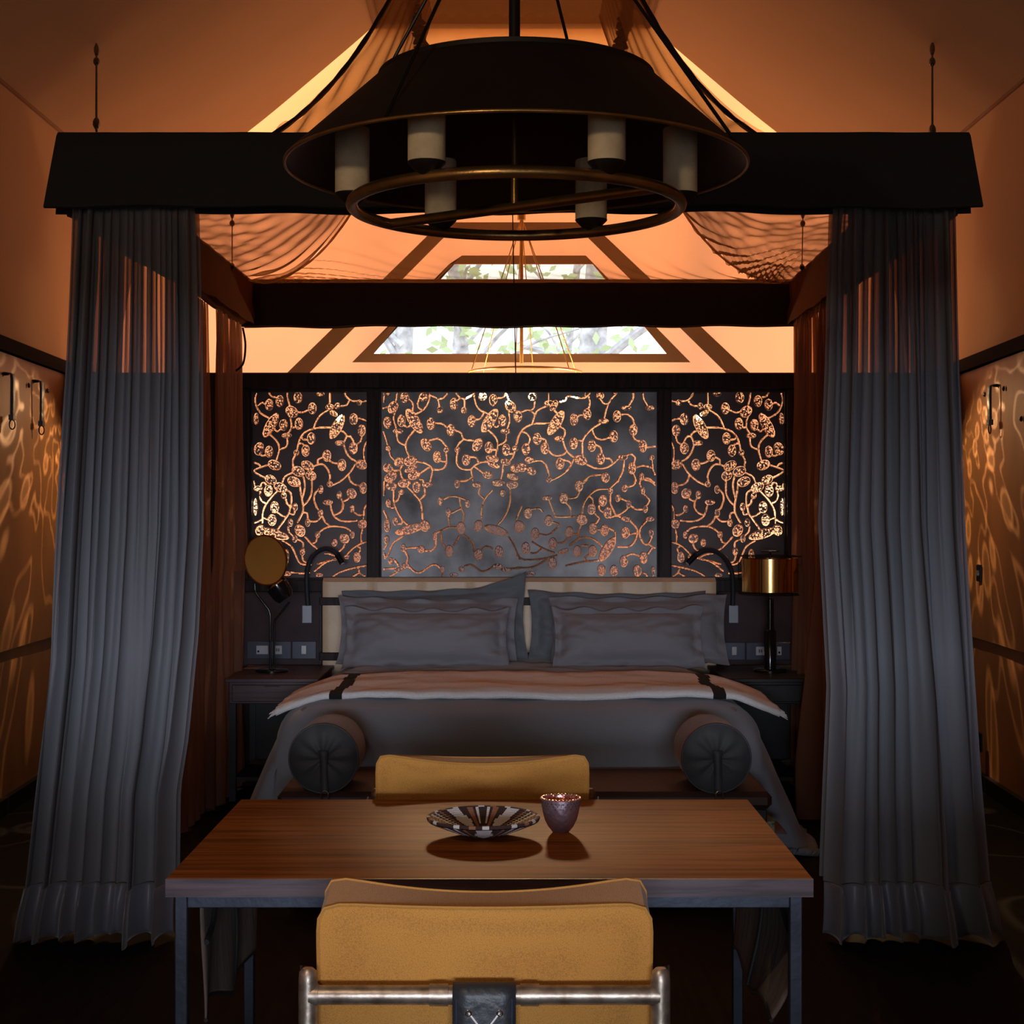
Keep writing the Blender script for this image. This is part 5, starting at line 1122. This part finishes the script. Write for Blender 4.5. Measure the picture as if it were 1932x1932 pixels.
    for z in (.652, .602, .552, .502):
        for sg in (-1, 1):
            MB().tube([(sg * .0265 + .0046 * math.cos(a), yl, z + .0046 * math.sin(a)) for a in [2 * PI * k / 16 for k in range(16)]], .0014, 6, closed=True).obj('eyelet', 'silver', slv_o, True, M4=R4)
            MB().tube([(sg * .0265, yl + .002, z), (sg * .010, yl - .002 - (sg > 0) * .0015, z - .020), (-sg * .0265, yl, z - .048)], .0017, 6).obj('lace', 'white_cord', slv_o, True, M4=R4)
    return t
chair(P(914.5, 0, 2.76).x, 2.765, 0, 'mustard cushioned chair with bronze pipe frame, nearest, its back toward us')
chair(P(911, 0, 4.42).x, 4.47, PI, 'mustard cushioned chair behind the table, facing us')

# warm fill lamp added out of view to brighten the chandelier
pl = thing('added_fill_lamp', 'small warm pendant added out of view to light the chandelier', 'lamp', (-.75, 1.35, 2.40))
MB().tube([(-.75, 1.35, 2.50), (-.75, 1.35, 4.43)], .004, 6).obj('cord', 'cord', pl)
MB().lathe([(.012, .10), (.05, .09), (.09, .0), (.088, .0), (.048, .086)], (-.75, 1.35, 2.42), 24).obj('lamp_shade', 'shade', pl, True)
MB().lathe([(.001, -.03), (.022, -.02), (.026, 0), (.012, .03), (.001, .035)], (-.75, 1.35, 2.38), 14).obj('bulb', 'bulb', pl, True)
light('added_fill_glow', 'POINT', (-.75, 1.35, 2.31), (0, 0, 0), 32, (1.0, .74, .48), shadow_soft_size=.05)
# sofas added either side of where the photographer stands (outside the frame; they keep the low daylight off the foot of the curtains)
for sg, lab in ((-1, 'left'), (1, 'right')):
    x0, x1 = (-2.0, -.52) if sg < 0 else (.52, 2.0)
    t = thing('added_sofa', 'dark two-seater added out of view to block low daylight, %s of the viewpoint' % lab, 'added_sofa', ((x0 + x1) / 2, .7, 0))
    MB().box(x0, x1, .15, .95, .14, .42, .03).obj('base', 'leather_black', t)
    MB().box(x0, x1, .10, .30, .30, .98, .05).obj('backrest', 'leather_black', t)
    for a in (x0, x1 - .16): MB().box(a, a + .16, .15, .95, .14, .64, .04).obj('armrest', 'leather_black', t)
    for a in (x0 + .18, (x0 + x1) / 2 + .01): MB().box(a, a + (x1 - x0) / 2 - .19, .30, .95, .42, .54, .04).obj('seat_cushion', 'leather_black', t)
    for a in (x0 + .05, x1 - .10):
        for b in (.18, .86): MB().box(a, a + .05, b, b + .05, 0, .14).obj('leg', 'iron', t)
# ================================================================== things on the leather walls
def strap(side, px, py0, py1, lab, twist=0):
    sg = -1 if side == 'l' else 1
    k = abs(px - 966) / F; d = 2.20 / (k - .0387); x = sg * (WX(d) - .035)
    z0 = P(px, py0, d).z; z1 = P(px, py1, d).z
    t = thing('hanging_strap', lab, 'strap', (x, d, z0), 'buckled leather straps on the walls')
    MB().tube([(x + sg * .03, d, z0 - .01), (x - sg * .02, d, z0 - .005)], .005, 8).obj('peg', 'iron', t)
    xs = x - sg * .015
    pts = [(xs + sg * .03, d - .03, z0 - .02), (xs + sg * .015, d - .015, z0), (xs - sg * .01, d, z0 - .003), (xs - sg * .02, d + .004, z0 - .03), (xs - sg * .018, d + .004, z1 + .06)]
    pts = smoothpath(pts, 6)
    mb = MB(); mb.grid(lambda u, v: tuple(pts[int(u * (len(pts) - 1))] + Vector((0, (v - .5) * .030 + 0, 0)) + Vector((sg * (v - .5) * -.012, 0, 0))), len(pts), 3)
    mb.obj('leather_band', 'leather_black', t, True, solid=.004)
    zb_ = z1 + .06; xb_ = xs - sg * .018
    MB().box(xb_ - .012, xb_ + .012, d - .020, d + .024, zb_ - .010, zb_ + .018, .002).obj('keeper', 'leather_black', t)
    MB().tube([(xb_ + .010 * math.cos(a), d + .004 + .013 * math.cos(a), zb_ - .030 + .024 * math.sin(a)) for a in [2 * PI * q / 20 for q in range(20)]], .0035, 6, closed=True).obj('buckle', 'iron', t, True)
strap('l', 12, 704, 812, 'black buckled strap at the extreme left edge, on the leather wall')
strap('l', 68, 718, 822, 'black buckled strap on the left leather wall, nearer the grey curtain')
strap('r', 1878, 726, 820, 'black buckled strap on the right leather wall, beside the black partition end')
for i, (px, py, lab) in enumerate([(52, 727, 'dark round stud on the left leather wall between the two straps'), (88, 737, 'dark round stud on the left leather wall beside the curtain'),
        (1860, 744, 'dark round stud on the right leather wall near the partition end'), (1896, 733, 'dark round stud on the right leather wall just beyond the strap'), (1929, 790, 'small metal hook at the right picture edge on the leather wall')]):
    sg = -1 if px < 966 else 1; k = abs(px - 966) / F; d = 2.21 / (k - .0387); x = sg * (WX(d) - .034); z = P(0, py, d).z
    o = MB().lathe([(.014, 0), (.014, .004), (.008, .010), (.001, .011)], n=14).obj('stud', 'iron', None, True, M4=Matrix.Translation((x, d, z)) @ Matrix.Rotation(-sg * PI / 2, 4, 'Y')); tag(o, lab, 'stud', 'studs on the leather walls')
for px, y0, y1, lab in ((1851, 1065, 1097, 'small dark switch plate at head height on the right leather wall'), (1852, 1382, 1418, 'dark socket box low on the right leather wall')):
    k = (px - 966) / F; d = 2.215 / (k - .0387); x = WX(d) - .03
    t = thing('switch_plate', lab, 'switch', (x, d, P(0, y1, d).z))
    MB().box(x - .012, x, d - .035, d + .035, P(0, y1, d).z, P(0, y0, d).z, .003).obj('face_plate', 'iron', t)
    MB().box(x - .016, x - .012, d - .012, d + .012, P(0, (y0 + y1) / 2 + 5, d).z, P(0, (y0 + y1) / 2 - 5, d).z).obj('rocker', 'plate', t)
